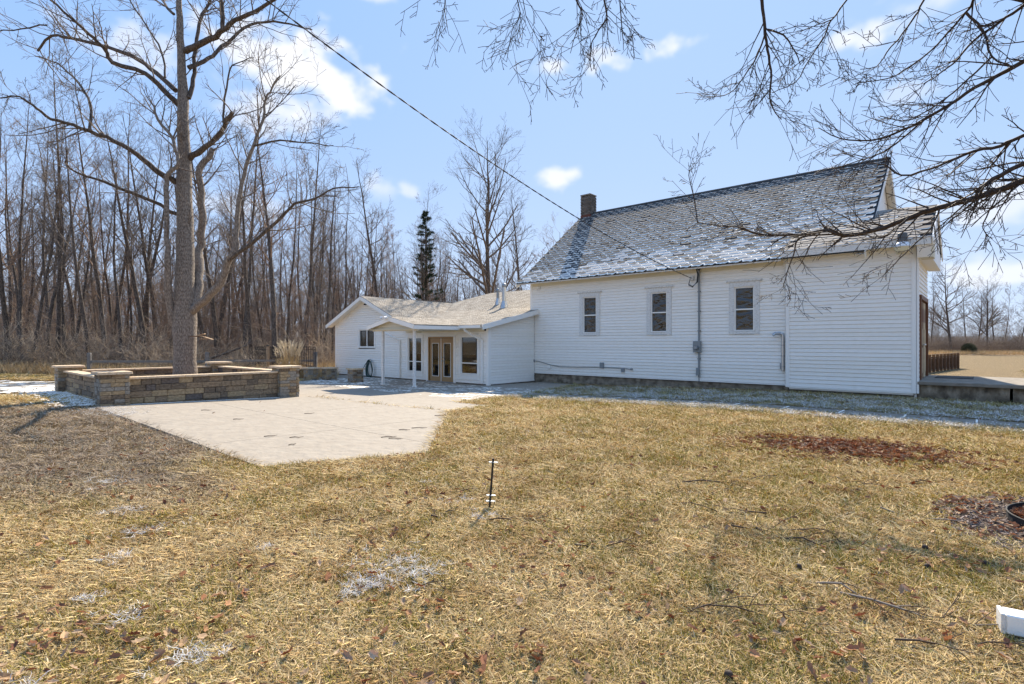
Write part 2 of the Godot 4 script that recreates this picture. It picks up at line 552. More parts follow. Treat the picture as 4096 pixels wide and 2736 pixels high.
# ---------- pieces for buildings ----------
var board_mesh: ArrayMesh
func unit_board() -> ArrayMesh:
	if board_mesh == null:
		var mb := MB.new()
		var a := 0.024
		var b := 0.004
		mb.poly([Vector3(0, 0.1, a), Vector3(1, 0.1, a), Vector3(1, 1, b), Vector3(0, 1, b)], Vector3(0, 0.1, 1))
		mb.poly([Vector3(0, 0, 0.004), Vector3(1, 0, 0.004), Vector3(1, 0.1, a), Vector3(0, 0.1, a)], Vector3(0, -1, 0.3))
		mb.poly([Vector3(0, 0, 0.004), Vector3(0, 0.1, a), Vector3(0, 1, b), Vector3(0, 1, 0)], Vector3.LEFT)
		mb.poly([Vector3(1, 0, 0.004), Vector3(1, 0.1, a), Vector3(1, 1, b), Vector3(1, 1, 0)], Vector3.RIGHT)
		mb.poly([Vector3(0, 0, 0), Vector3(1, 0, 0), Vector3(1, 1, 0), Vector3(0, 1, 0)], Vector3(0, 0, -1))
		board_mesh = mb.mesh()
	return board_mesh
# courses of clapboard on a face (x along, y up, z out); span(y) gives [x0, x1]; holes are Rect2
func clapboard(parent: Node3D, face: Transform3D, y0: float, y1: float, ex: float, span: Callable, holes: Array) -> void:
	var y := y0
	while y < y1 - 0.005:
		var hgt := minf(ex, y1 - y)
		var lo: Array = span.call(y)
		var up: Array = span.call(y + hgt)
		var cuts := [[lo[0], lo[1], up[0], up[1]]]
		for q in holes:
			if y + hgt <= q.position.y or y >= q.end.y: continue
			var nxt := []
			for c in cuts:
				if q.end.x <= c[0] or q.position.x >= c[1]:
					nxt.append(c)
					continue
				if q.position.x > c[0]: nxt.append([c[0], q.position.x, c[2], q.position.x])
				if q.end.x < c[1]: nxt.append([q.end.x, c[1], q.end.x, c[3]])
			cuts = nxt
		for c in cuts:
			if c[1] - c[0] < 0.03: continue
			var mt: Material = M.siding if rng.randf() < 0.6 else M.siding2
			if absf(c[0] - c[2]) < 0.004 and absf(c[1] - c[3]) < 0.004:
				part(parent, "siding_board", unit_board(), mt, face * Transform3D(Basis.from_scale(Vector3(c[1] - c[0], hgt, 1)), Vector3(c[0], y, 0)))
			else:
				var mb := MB.new()
				var k0: float = minf(c[2], c[3])
				var k1: float = maxf(c[2], c[3])
				mb.poly([Vector3(c[0], y + 0.1 * hgt, 0.024), Vector3(c[1], y + 0.1 * hgt, 0.024), Vector3(k1, y + hgt, 0.003), Vector3(k0, y + hgt, 0.003)], Vector3(0, 0, 1))
				mb.poly([Vector3(c[0], y, 0.004), Vector3(c[1], y, 0.004), Vector3(c[1], y + 0.1 * hgt, 0.024), Vector3(c[0], y + 0.1 * hgt, 0.024)], Vector3(0, -1, 0.3))
				mb.poly([Vector3(c[0], y, 0), Vector3(c[1], y, 0), Vector3(k1, y + hgt, 0), Vector3(k0, y + hgt, 0)], Vector3(0, 0, -1))
				part(parent, "siding_board", mb.mesh(), mt, face)
		y += hgt
func boxm(ctr: Vector3, s: Vector3) -> ArrayMesh:
	var mb := MB.new()
	mb.box(ctr, s)
	return mb.mesh()
# a box with eased edges
func softbox(ctr: Vector3, s: Vector3, ch: float) -> ArrayMesh:
	var mb := MB.new()
	var h := s * 0.5
	var P := {}
	for sx in [-1, 1]:
		for sy in [-1, 1]:
			for sz in [-1, 1]:
				var k := Vector3(sx, sy, sz)
				for ax in 3:
					var q := Vector3.ZERO
					for a2 in 3: q[a2] = k[a2] * (h[a2] if a2 == ax else h[a2] - ch)
					P[[sx, sy, sz, ax]] = ctr + q
				mb.poly([P[[sx, sy, sz, 0]], P[[sx, sy, sz, 1]], P[[sx, sy, sz, 2]]], k)
	for ax in 3:
		var b := (ax + 1) % 3
		var c := (ax + 2) % 3
		for sg in [-1, 1]:
			var e := Vector3.ZERO
			e[ax] = sg
			var ring := []
			for q in [[-1, -1], [1, -1], [1, 1], [-1, 1]]:
				var k := [0, 0, 0]
				k[ax] = sg; k[b] = q[0]; k[c] = q[1]
				ring.append(P[[k[0], k[1], k[2], ax]])
			mb.poly(ring, e)
		for sb in [-1, 1]:
			for sc in [-1, 1]:
				var k0 := [0, 0, 0]
				k0[ax] = -1; k0[b] = sb; k0[c] = sc
				var k1 := k0.duplicate()
				k1[ax] = 1
				var e := Vector3.ZERO
				e[b] = sb; e[c] = sc
				mb.poly([P[[k0[0], k0[1], k0[2], b]], P[[k1[0], k1[1], k1[2], b]], P[[k1[0], k1[1], k1[2], c]], P[[k0[0], k0[1], k0[2], c]]], e)
	return mb.mesh()
# sash window: x0..x1, y0..y1 is the glass; local to the face
func window_unit(parent: Node3D, face: Transform3D, x0: float, x1: float, y0: float, y1: float, rail: float, trim: float, style: String) -> void:
	var mb := MB.new()
	var w := x1 - x0
	var cx := (x0 + x1) * 0.5
	var fr := 0.045
	for sx in [x0 - fr * 0.5, x1 + fr * 0.5]: mb.box(Vector3(sx, (y0 + y1) * 0.5, -0.02), Vector3(fr, y1 - y0, 0.06))
	for sy in [y0 - fr * 0.5, y1 + fr * 0.5]: mb.box(Vector3(cx, sy, -0.02), Vector3(w + fr * 2, fr, 0.06))
	if style == "slider": mb.box(Vector3(cx, (y0 + y1) * 0.5, -0.015), Vector3(0.05, y1 - y0, 0.05))
	else: mb.box(Vector3(cx, rail, -0.015), Vector3(w, 0.045, 0.05))
	var win := part(parent, "window", mb.mesh(), M.trim, face)
	# casing round it, standing proud of the boards
	mb = MB.new()
	var t := trim
	for sg in [-1, 1]: mb.box(Vector3(cx + sg * (w * 0.5 + fr + t * 0.5), (y0 + y1) * 0.5, 0.022), Vector3(t, y1 - y0 + fr * 2, 0.054))
	mb.box(Vector3(cx, y1 + fr + t * 0.5, 0.022), Vector3(w + fr * 2 + t * 2, t, 0.054))
	mb.box(Vector3(cx, y0 - fr - t * 0.28, 0.024), Vector3(w + fr * 2 + t * 2, t * 0.56, 0.058))
	part(win, "casing", mb.mesh(), M.trim_old if style == "church" else M.trim)
	part(win, "sill", softbox(Vector3(cx, y0 - fr * 0.5, 0.03), Vector3(w + fr * 2, 0.03, 0.06), 0.005), M.trim)
	if style == "church":
		part(win, "head_cap", softbox(Vector3(cx, y1 + fr + t + 0.025, 0.03), Vector3(w + t * 2 + 0.26, 0.06, 0.11), 0.01), M.trim_old)
		for q in [[rail + 0.02, y1], [y0, rail - 0.02]]:
			part(win, "pane", boxm(Vector3(cx, (q[0] + q[1]) * 0.5, -0.028), Vector3(w, q[1] - q[0], 0.006)), M.glass_old)
		part(win, "curtain", boxm(Vector3(cx, (y0 + y1) * 0.5, -0.2), Vector3(w + 0.2, y1 - y0 + 0.2, 0.02)), M.drape)
	else:
		if style == "slider":
			for q in [[x0, cx - 0.025], [cx + 0.025, x1]]:
				part(win, "pane", boxm(Vector3((q[0] + q[1]) * 0.5, (y0 + y1) * 0.5, -0.025), Vector3(q[1] - q[0], y1 - y0, 0.006)), M.glass)
		else:
			for q in [[rail + 0.022, y1], [y0, rail - 0.022]]:
				part(win, "pane", boxm(Vector3(cx, (q[0] + q[1]) * 0.5, -0.025), Vector3(w, q[1] - q[0], 0.006)), M.glass)
		# venetian blind behind the glass
		var lowest := y0 + 0.02 if style == "slider" else lerpf(rail, y1, 0.36)
		var sl := MB.new()
		var yy := y1 - 0.05
		while yy > lowest:
			sl.box(Vector3(cx, yy, -0.09), Vector3(w - 0.03, 0.004, 0.04), Basis(Vector3.RIGHT, 0.5))
			yy -= 0.045
		sl.box(Vector3(cx, y1 - 0.02, -0.09), Vector3(w - 0.02, 0.04, 0.05))
		sl.box(Vector3(cx, lowest - 0.02, -0.09), Vector3(w - 0.03, 0.02, 0.04))
		part(win, "blind", sl.mesh(), M.blind)
		if style != "slider":
			part(win, "curtain", boxm(Vector3(cx, y0 + 0.3, -0.6), Vector3(w + 0.2, 0.9, 0.03)), M.curtain)

# ---------- church ----------
func roof_y(p: float) -> float:   # front slope with a kick at the eaves
	return 4.49 + (p + 0.45) * 0.68 if p < 0.4 else 5.068 + (p - 0.4) * 0.764
func shingle_mesh(w: float, e: float) -> ArrayMesh:
	var mb := MB.new()
	var t := 0.022
	var o := [Vector3(-0.5 * w, e * 1.15, 0.002), Vector3(0.5 * w, e * 1.15, 0.002), Vector3(0.5 * w, e * 0.42, t * 0.75), Vector3(0.33 * w, 0, t), Vector3(-0.33 * w, 0, t), Vector3(-0.5 * w, e * 0.42, t * 0.75)]
	mb.poly(o, Vector3(0, 0, 1))
	for i in [1, 2, 3, 4, 5]:
		var a: Vector3 = o[i]
		var b: Vector3 = o[(i + 1) % 6]
		mb.poly([a, b, Vector3(b.x, b.y, -0.004), Vector3(a.x, a.y, -0.004)], (a + b) * 0.5 - Vector3(0, e * 0.5, 0))
	return mb.mesh()
func snow_glint_mesh(w: float, e: float, k: int, wide := 1.0) -> ArrayMesh:  # snow strips that also stand in for low sun glinting on shingle edges
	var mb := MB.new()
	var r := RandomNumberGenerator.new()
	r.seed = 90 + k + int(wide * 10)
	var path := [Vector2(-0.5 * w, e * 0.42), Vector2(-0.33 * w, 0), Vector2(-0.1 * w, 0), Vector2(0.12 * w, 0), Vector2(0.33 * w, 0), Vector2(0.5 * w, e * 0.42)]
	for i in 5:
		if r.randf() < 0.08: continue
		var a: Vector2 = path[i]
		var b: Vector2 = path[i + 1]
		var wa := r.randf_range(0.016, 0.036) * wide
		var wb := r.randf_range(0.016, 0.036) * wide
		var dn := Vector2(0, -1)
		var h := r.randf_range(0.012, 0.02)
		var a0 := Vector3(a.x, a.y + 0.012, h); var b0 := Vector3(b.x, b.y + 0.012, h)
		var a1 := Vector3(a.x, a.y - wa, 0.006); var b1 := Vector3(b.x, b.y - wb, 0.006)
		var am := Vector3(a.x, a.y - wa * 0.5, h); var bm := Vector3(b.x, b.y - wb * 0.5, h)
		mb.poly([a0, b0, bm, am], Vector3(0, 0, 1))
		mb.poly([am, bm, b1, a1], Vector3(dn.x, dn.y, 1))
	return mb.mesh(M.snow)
func build_church() -> void:
	var ch := thing("church", "tall white clapboard church with steep frosted shingle roof", "church", Transform3D(HB, C0))
	var XL := -0.19
	var XR := 12.4
	var W := 9.78
	# shell that keeps the inside dark
	var mb := MB.new()
	mb.box(Vector3(XL + 0.06, 2.4, -W * 0.5), Vector3(0.1, 4.6, W - 0.3))
	mb.box(Vector3((XL + XR) * 0.5, 2.4, -W + 0.05), Vector3(XR - XL, 4.6, 0.1))
	mb.box(Vector3(XR - 0.06, 2.4, -W * 0.5 - 1.6), Vector3(0.1, 4.6, W - 3.4))
	part(ch, "wall", mb.mesh(), M.siding)
	part(ch, "interior_floor", boxm(Vector3(6.1, 0.3, -W * 0.5), Vector3(12.4, 0.1, W - 0.4)), M.interior)
	part(ch, "interior_partition", boxm(Vector3(6.1, 2.3, -2.6), Vector3(12.2, 4.0, 0.08)), M.interior)
	part(ch, "foundation", boxm(Vector3(5.13, 0.08, -0.11), Vector3(10.7, 0.74, 0.1)), M.foundation)
	# front boards with openings for three windows
	var holes := []
	for c in [2.96, 6.04, 9.14]: holes.append(Rect2(c - 0.32, 2.17, 0.64, 1.5))
	clapboard(ch, Transform3D(Basis(), Vector3(0, 0, 0)), 0.43, 4.6, 0.1165, func(_y): return [-0.1, 10.42], holes)
	part(ch, "skirt_board", boxm(Vector3(5.2, 0.415, 0.006), Vector3(10.5, 0.035, 0.03)), M.trim)
	part(ch, "corner_board", boxm(Vector3(-0.14, 2.5, 0.002), Vector3(0.1, 4.18, 0.05)), M.trim)
	for c in [2.96, 6.04, 9.14]: window_unit(ch, Transform3D(Basis(), Vector3(0, 0, 0)), c - 0.285, c + 0.285, 2.21, 3.63, 2.91, 0.17, "church")
	part(ch, "drip_board", softbox(Vector3(5.9, 4.07, 0.03), Vector3(1.9, 0.05, 0.05), 0.01), M.trim)
	# roof decks
	var s0 := -0.7
	var s1 := 12.67
	var e := 0.05
	mb = MB.new()
	for q in [[-0.45, 0.4], [0.4, 4.89]]:
		mb.slab([Vector3(s0, roof_y(q[0]) - 0.02, -q[0]), Vector3(s1, roof_y(q[0]) - 0.02, -q[0]), Vector3(s1, roof_y(q[1]) - 0.02, -q[1]), Vector3(s0, roof_y(q[1]) - 0.02, -q[1])], 0.05)
	mb.slab([Vector3(s0, 8.48, -4.89), Vector3(s1, 8.48, -4.89), Vector3(s1, 4.49, -10.23), Vector3(s0, 4.49, -10.23)], 0.07)
	var roof := part(ch, "roof", mb.mesh(), M.shingle_deck)
	part(roof, "ridge_cap", boxm(Vector3((s0 + s1) * 0.5, 8.5, -4.89), Vector3(s1 - s0, 0.05, 0.16)), M.grey_dark)
	mb = MB.new()   # fascia, soffit and rakes
	mb.bar(Vector3(s0, 4.40, 0.43), Vector3(10.4, 4.40, 0.43), 0.02, 0.05)
	part(roof, "eave_trim", mb.mesh(), M.trim_old)
	part(roof, "soffit", boxm(Vector3(4.9, 4.47, 0.2), Vector3(11.0, 0.02, 0.42)), M.soffit)
	part(roof, "frieze_board", boxm(Vector3(5.1, 4.38, 0.012), Vector3(10.5, 0.2, 0.03)), M.soffit)
	for i in 11: part(roof, "rafter_tail", boxm(Vector3(0.75 + i * 0.95, 4.42, 0.36), Vector3(0.07, 0.09, 0.12)), M.trim_old)
	mb = MB.new()
	for x in [s0 + 0.02, XR + 0.01]:
		for q in [[Vector3(x, 4.37, -10.15), Vector3(x, 8.36, -4.89)], [Vector3(x, 4.36, 0.4), Vector3(x, 8.36, -4.89)]]:
			mb = MB.new()
			mb.poly([q[0], q[0] + Vector3(0.25 if x > 5 else 0.48, 0, 0), q[1] + Vector3(0.25 if x > 5 else 0.48, 0, 0), q[1]], Vector3.DOWN)
			part(roof, "rake_soffit", mb.mesh(), M.trim)
	for x in [s0 + 0.012, s1 - 0.012]:
		mb = MB.new()
		for q in [[-0.45, 0.4], [0.4, 4.89]]:
			mb.bar(Vector3(x, roof_y(q[0]) - 0.16, -q[0]), Vector3(x, roof_y(q[1]) - 0.16, -q[1]), 0.03, 0.2)
		mb.bar(Vector3(x, 8.32, -4.89), Vector3(x, 4.35, -10.2), 0.03, 0.2)
		part(roof, "rake_board", mb.mesh(), M.trim)
	# gables
	for x in [XL + 0.02, XR]:
		mb = MB.new()
		mb.poly([Vector3(x, 4.5, 0), Vector3(x, 8.35, -4.89), Vector3(x, 4.5, -9.78)], Vector3(signf(x - 5), 0, 0))
		mb.poly([Vector3(x - 0.08 * signf(x - 5), 4.5, 0), Vector3(x - 0.08 * signf(x - 5), 8.35, -4.89), Vector3(x - 0.08 * signf(x - 5), 4.5, -9.78)], -Vector3(signf(x - 5), 0, 0))
		part(ch, "gable", mb.mesh(), M.trim)
	# shingles: nearest 300 are pieces of their own
	var w := 0.43
	var ex := 0.2
	var mesh := shingle_mesh(w * 0.985, ex)
	var snow_glints := [[], [], [], [], [], [], [], []]
	var slots := []
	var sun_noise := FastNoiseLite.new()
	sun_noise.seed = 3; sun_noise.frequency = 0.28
	var nrow := 0
	for seg in [[-0.45, 0.4, 0.68], [0.4, 4.85, 0.764]]:
		var ln: float = (seg[1] - seg[0]) * sqrt(1 + seg[2] * seg[2])
		var up := Vector3(0, seg[2], -1).normalized()
		var rows := int(ln / ex)
		for r in rows:
			var p0: float = seg[0] + (seg[1] - seg[0]) * r / rows
			var n := int((s1 - s0) / w)
			for k in n + 1:
				var x: float = s0 + w * 0.5 + k * w + (w * 0.5 if nrow % 2 else 0.0)
				if x > s1 - w * 0.4: continue
				if x > 10.55 and p0 < 0.92: continue   # the porch roof lies over this part
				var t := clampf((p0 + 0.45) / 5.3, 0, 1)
				var fr := clampf(1.05 - 1.3 * t + 0.3 * sun_noise.get_noise_2d(x * 3, p0 * 3) + 0.03 * x, 0.06, 1.0)  # whiter toward the eave: frost plus painted sheen of the grazing sun
				var b := Basis(Vector3.RIGHT, up, Vector3.RIGHT.cross(up))
				b = b * Basis(Vector3(0, 0, 1), rng.randf_range(-0.03, 0.03)) * Basis(Vector3.RIGHT, rng.randf_range(-0.03, 0.05))
				var xf := Transform3D(b, Vector3(x + rng.randf_range(-0.008, 0.008), roof_y(p0) + 0.004, -p0))
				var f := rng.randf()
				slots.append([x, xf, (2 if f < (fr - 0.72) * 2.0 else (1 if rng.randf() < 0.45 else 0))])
				if rng.randf() < 0.97: snow_glints[clampi(int(fr * 8.0 + rng.randfn() * 0.9 - 0.4), 0, 7)].append(xf)
			nrow += 1
	# brown shingles over the entrance block
	var u2 := Vector3(0, 0.585, -1).normalized()
	for r in 13:
		var p0 := -0.47 + 2.2 * r / 13.0
		for k in 10:
			var x: float = 10.5 + 0.2 + k * w + (w * 0.5 if r % 2 else 0.0)
			if x > 14.12: continue
			slots.append([x + 8.0, Transform3D(Basis(Vector3.RIGHT, u2, Vector3.RIGHT.cross(u2)) * Basis(Vector3.RIGHT, rng.randf_range(-0.02, 0.06)), Vector3(x, 4.67 + (p0 + 0.47) * 0.585, -p0)), 4 if rng.randf() < 0.7 else 5])
			if rng.randf() < 0.22: snow_glints[rng.randi() % 4].append(slots[-1][1])
	slots.sort_custom(func(a, b): return a[0] > b[0])
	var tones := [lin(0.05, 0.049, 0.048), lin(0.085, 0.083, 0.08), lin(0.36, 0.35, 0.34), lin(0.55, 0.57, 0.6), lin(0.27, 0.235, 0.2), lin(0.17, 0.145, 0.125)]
	var mats := []
	for c in tones: mats.append(flat(c, 0.9))
	var rest := []
	var rc := []
	for i in slots.size():
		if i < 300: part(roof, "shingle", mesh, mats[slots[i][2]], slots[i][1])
		else:
			rest.append(slots[i][1])
			var k := rng.randf_range(0.8, 1.2)
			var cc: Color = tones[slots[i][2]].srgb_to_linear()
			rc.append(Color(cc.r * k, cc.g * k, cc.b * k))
	var sm2: ArrayMesh = mesh.duplicate()
	sm2.surface_set_material(0, M.tinted)
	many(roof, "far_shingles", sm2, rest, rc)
	for k in 8: many(roof, "snow", snow_glint_mesh(w, ex, k, 0.75 + k * 0.36), snow_glints[k], [])  # white edge strips, snow together with painted sun glint
	# chimney of bricks
	var chim := part(ch, "chimney", boxm(Vector3(-0.3, 8.7, -4.85), Vector3(0.53, 1.2, 0.53)), M.mortar)
	var bm := softbox(Vector3.ZERO, Vector3(0.19, 0.064, 0.1), 0.006)
	var y := 8.22
	var row := 0
	while y < 9.4:
		for sd in 4:
			for k in 3:
				var q := Basis(Vector3.UP, PI * 0.5 * sd)
				var off := -0.2 + k * 0.2 + (0.02 if row % 2 else -0.02)
				part(chim, "brick", bm, M.brick_red if y < 8.42 and rng.randf() < 0.8 else M.brick[rng.randi() % 3], Transform3D(q, Vector3(-0.3, y, -4.85) + q * Vector3(off, 0, 0.232)))
		y += 0.074
		row += 1
	part(chim, "crown", softbox(Vector3(-0.3, 9.43, -4.85), Vector3(0.62, 0.07, 0.62), 0.012), M.mortar)
	# entrance block at the right end
	var eb := part(ch, "entrance_foundation", boxm(Vector3(12.15, 0.06, -1.62), Vector3(3.3, 0.66, 3.1)), M.foundation)
	clapboard(ch, Transform3D(Basis(), Vector3(0, 0, 0.09)), 0.38, 4.55, 0.1215, func(_y): return [10.56, 13.7], [])
	for x in [10.51, 13.76]: part(ch, "corner_board", boxm(Vector3(x, 2.46, 0.1), Vector3(0.11, 4.2, 0.06)), M.trim)
	part(ch, "corner_board", boxm(Vector3(13.85, 2.46, 0.066), Vector3(0.05, 4.2, 0.118)), M.trim)
	part(ch, "skirt_board", boxm(Vector3(12.13, 0.365, 0.1), Vector3(3.2, 0.035, 0.035)), M.trim)
	var rf := Transform3D(Basis(Vector3(0, 0, -1), Vector3.UP, Vector3(1, 0, 0)), Vector3(13.83, 0, 0))
	clapboard(ch, rf, 0.72, 5.9, 0.1215, func(yy): return [0.0, 3.3] if yy < 4.75 else [(yy - 4.75) / 0.585, 3.3 - (yy - 4.75) / 0.585], [Rect2(0.5, 0.6, 2.2, 2.45)])
	mb = MB.new()
	mb.box(Vector3(13.79, 2.4, -0.25), Vector3(0.06, 4.6, 0.5)); mb.box(Vector3(13.79, 2.4, -3.0), Vector3(0.06, 4.6, 0.6))
	mb.box(Vector3(13.79, 3.9, -1.6), Vector3(0.06, 1.7, 2.2)); mb.box(Vector3(12.15, 2.4, -3.3), Vector3(3.3, 4.6, 0.06)); mb.box(Vector3(12.15, 2.4, 0.05), Vector3(3.2, 4.2, 0.05))
	part(ch, "entrance_wall", mb.mesh(), M.siding)
	mb = MB.new()
	for q in [0.46, 2.74]: mb.box(Vector3(13.85, 1.9, -q), Vector3(0.1, 2.36, 0.1))
	mb.box(Vector3(13.85, 3.1, -1.6), Vector3(0.1, 0.12, 2.38))
	mb.box(Vector3(13.84, 1.85, -1.6), Vector3(0.03, 2.3, 0.05))
	var df := part(ch, "door_frame", mb.mesh(), M.door_frame_wood)
	for q in [1.05, 2.15]:
		mb = MB.new()
		mb.box(Vector3(13.81, 1.86, -q), Vector3(0.05, 2.3, 1.04))
		for k in [-0.25, 0.25]:
			for r in [[1.25, 0.75], [1.95, 0.5]]: mb.box(Vector3(13.838, r[0], -q - k), Vector3(0.02, r[1], 0.34))
		var lf := part(ch, "door", mb.mesh(), M.door_wood)
		for k in [-0.25, 0.25]:
			mb = MB.new()
			var ring := []
			for a in 9:
				var an := PI * a / 8
				ring.append(Vector3(13.842, 2.62 + sin(an) * 0.22, -q - k + cos(an) * 0.15))
			ring.append(Vector3(13.842, 2.4, -q - k - 0.15)); ring.append(Vector3(13.842, 2.4, -q - k + 0.15))
			mb.poly(ring, Vector3.RIGHT)
			part(lf, "arched_panel", mb.mesh(), M.door_frame_wood)
		part(lf, "handle", softbox(Vector3(13.88, 1.72, -q + (0.42 if q > 2 else -0.42)), Vector3(0.07, 0.05, 0.16), 0.01), M.steel)
	# its low gable roof
	mb = MB.new()
	var yr := 4.67 + 2.22 * 0.585
	mb.slab([Vector3(10.45, 4.65, 0.47), Vector3(14.2, 4.65, 0.47), Vector3(14.2, yr - 0.02, -1.75), Vector3(10.45, yr - 0.02, -1.75)], 0.06)
	mb.slab([Vector3(12.3, yr - 0.02, -1.75), Vector3(14.2, yr - 0.02, -1.75), Vector3(14.2, 4.65, -3.9), Vector3(12.3, 4.65, -3.9)], 0.06)
	var er := part(ch, "entrance_roof", mb.mesh(), M.shingle_deck)
	part(er, "fascia", boxm(Vector3(12.3, 4.56, 0.46), Vector3(3.74, 0.19, 0.03)), M.trim_old)
	part(er, "flashing", boxm(Vector3(12.3, 4.67, 0.475), Vector3(3.8, 0.025, 0.05)), M.white_metal)
	part(er, "soffit", boxm(Vector3(12.3, 4.53, 0.25), Vector3(3.7, 0.02, 0.4)), M.soffit)
	mb = MB.new()
	mb.bar(Vector3(14.2, 4.54, 0.47), Vector3(14.2, yr - 0.12, -1.75), 0.03, 0.2)
	mb.bar(Vector3(14.2, yr - 0.12, -1.75), Vector3(14.2, 4.54, -3.9), 0.03, 0.2)
	part(er, "rake_board", mb.mesh(), M.trim)
	part(er, "cornice_return", softbox(Vector3(14.06, 4.38, 0.02), Vector3(0.3, 0.52, 0.55), 0.01), M.soffit)
	mb = MB.new()
	var tri := [Vector3(14.16, 4.14, 0.3), Vector3(14.16, 4.52, 0.44), Vector3(14.16, yr - 0.16, -1.75), Vector3(14.16, 4.52, -3.86), Vector3(14.16, 4.14, -3.7)]
	mb.poly(tri, Vector3.RIGHT)
	var tri2 := []
	for q in tri: tri2.append(q - Vector3(0.31, 0, 0))
	mb.poly([tri[0], tri2[0], tri2[4], tri[4]], Vector3.DOWN)
	mb.poly([tri[0], tri2[0], tri2[1], tri[1]], Vector3(0, 0, 1))
	part(er, "boxed_gable", mb.mesh(), M.trim)

	# things fixed to the church
	var t := thing("service_mast", "grey electric service mast with meter box on the church wall", "electric meter", Transform3D(HB, C0 + HB * Vector3(7.6, 0, 0.07)))
	mb = MB.new()
	mb.tube(PackedVector3Array([Vector3(0, 0.3, 0), Vector3(0, 0.62, 0)]), PackedFloat32Array([0.012, 0.012]), 6)
	part(t, "ground_rod", mb.mesh(), M.grey_dark)
	mb = MB.new()
	mb.tube(PackedVector3Array([Vector3(0, 0.55, 0), Vector3(0, 4.38, 0)]), PackedFloat32Array([0.035, 0.035]), 10)
	part(t, "conduit", mb.mesh(), M.grey_paint)
	var mbx := part(t, "meter_box", softbox(Vector3(-0.05, 1.63, 0.04), Vector3(0.27, 0.4, 0.12), 0.012), M.grey_paint)
	mb = MB.new()
	mb.tube(PackedVector3Array([Vector3(-0.05, 1.6, 0.08), Vector3(-0.05, 1.6, 0.17), Vector3(-0.05, 1.6, 0.19)]), PackedFloat32Array([0.085, 0.08, 0.06]), 18, true)
	part(mbx, "meter_dial", mb.mesh(), M.steel_dull)
	part(t, "junction_box", softbox(Vector3(-0.03, 0.74, 0.02), Vector3(0.12, 0.27, 0.09), 0.01), M.grey_paint)
	for yy in [1.2, 2.2, 2.9, 3.6]: part(t, "clamp", softbox(Vector3(0, yy, -0.02), Vector3(0.12, 0.03, 0.04), 0.004), M.grey_dark)
	mb = MB.new()
	mb.tube(PackedVector3Array([Vector3(0, 4.36, 0), Vector3(-0.005, 4.44, 0.02), Vector3(-0.03, 4.47, 0.07), Vector3(-0.05, 4.42, 0.13)]), PackedFloat32Array([0.05, 0.055, 0.05, 0.04]), 10, true)
	part(t, "weatherhead", mb.mesh(), M.grey_dark)
	for k in 3:
		mb = MB.new()
		var o := k * 0.02
		mb.tube(PackedVector3Array([Vector3(-0.05, 4.4, 0.12), Vector3(0.02 + o, 4.2, 0.18), Vector3(-0.02 + o, 3.92, 0.16), Vector3(-0.18, 3.75 + o, 0.14), Vector3(-0.33, 3.84 + o, 0.12), Vector3(-0.28, 4.07, 0.1)]), PackedFloat32Array([0.011, 0.011, 0.011, 0.011, 0.011, 0.011]), 6)
		part(t, "drip_loop", mb.mesh(), M.cable)
	part(t, "wire_anchor", softbox(Vector3(-0.25, 4.09, 0.0), Vector3(0.12, 0.16, 0.1), 0.01), M.trim_old)
	# twisted service cable
	var a := C0 + HB * Vector3(7.35, 4.09, 0.14)
	var b := Vector3(-6.7, 8.6, -5.6)
	var st := [MB.new(), MB.new()]
	for k in 2:
		var pts := PackedVector3Array()
		var rr := PackedFloat32Array()
		for i in 260:
			var f := i / 259.0
			var q := a.lerp(b, f) - Vector3(0, 0.62 * 4.0 * f * (1 - f), 0)
			var an := i * 0.9 + PI * k
			pts.append(q + Vector3(cos(an) * 0.008, sin(an) * 0.008, 0)); rr.append(0.0085)
		st[k].tube(pts, rr, 5)
	t = thing("overhead_cable", "black twisted overhead cable running down to the church wall", "cable")
	for k in 2: part(t, "strand", st[k].mesh(), M.cable if k == 0 else M.cable_bare)
	t = thing("utility_pole", "wooden utility pole holding the far end of the overhead cable", "pole", Transform3D(Basis(), Vector3(b.x - 0.15, ground_y(b.x, b.z) - 0.3, b.z)))
	mb = MB.new()
	mb.tube(PackedVector3Array([Vector3.ZERO, Vector3(0, 4.5, 0), Vector3(0, 9.4, 0)]), PackedFloat32Array([0.15, 0.13, 0.11]), 12, true)
	part(t, "shaft", mb.mesh(), M.grey_wood)
	part(t, "insulator", softbox(Vector3(0.13, 8.72, 0), Vector3(0.08, 0.14, 0.08), 0.015), M.grey_dark)
	# low conduit run with boxes
	t = thing("conduit_run", "thin grey conduit with small boxes low on the church wall", "conduit", Transform3D(HB, C0))
	mb = MB.new()
	mb.tube(PackedVector3Array([Vector3(-0.03, 0.96, 0.06), Vector3(0.3, 0.93, 0.035), Vector3(0.9, 0.8, 0.035), Vector3(1.4, 0.735, 0.035), Vector3(2.4, 0.74, 0.035), Vector3(3.47, 0.775, 0.035), Vector3(4.5, 0.76, 0.035), Vector3(4.92, 0.735, 0.035)]), PackedFloat32Array([0.016, 0.016, 0.016, 0.016, 0.016, 0.016, 0.016, 0.016]), 8)
	part(t, "pipe", mb.mesh(), M.grey_paint)
	for q in [[-0.03, 0.95, 0.12, 0.12, 0], [0.87, 0.7, 0.17, 0.13, 1], [3.56, 0.85, 0.18, 0.23, 0], [4.52, 0.69, 0.14, 0.15, 0], [4.9, 0.74, 0.1, 0.06, 0]]:
		part(t, "junction_box", softbox(Vector3(q[0], q[1], 0.05), Vector3(q[2], q[3], 0.07), 0.008), M.trim if q[4] else M.grey_paint)
	t = thing("exhaust_pipe", "silver bent exhaust pipe beside the church entrance block", "pipe", Transform3D(HB, C0))
	mb = MB.new()
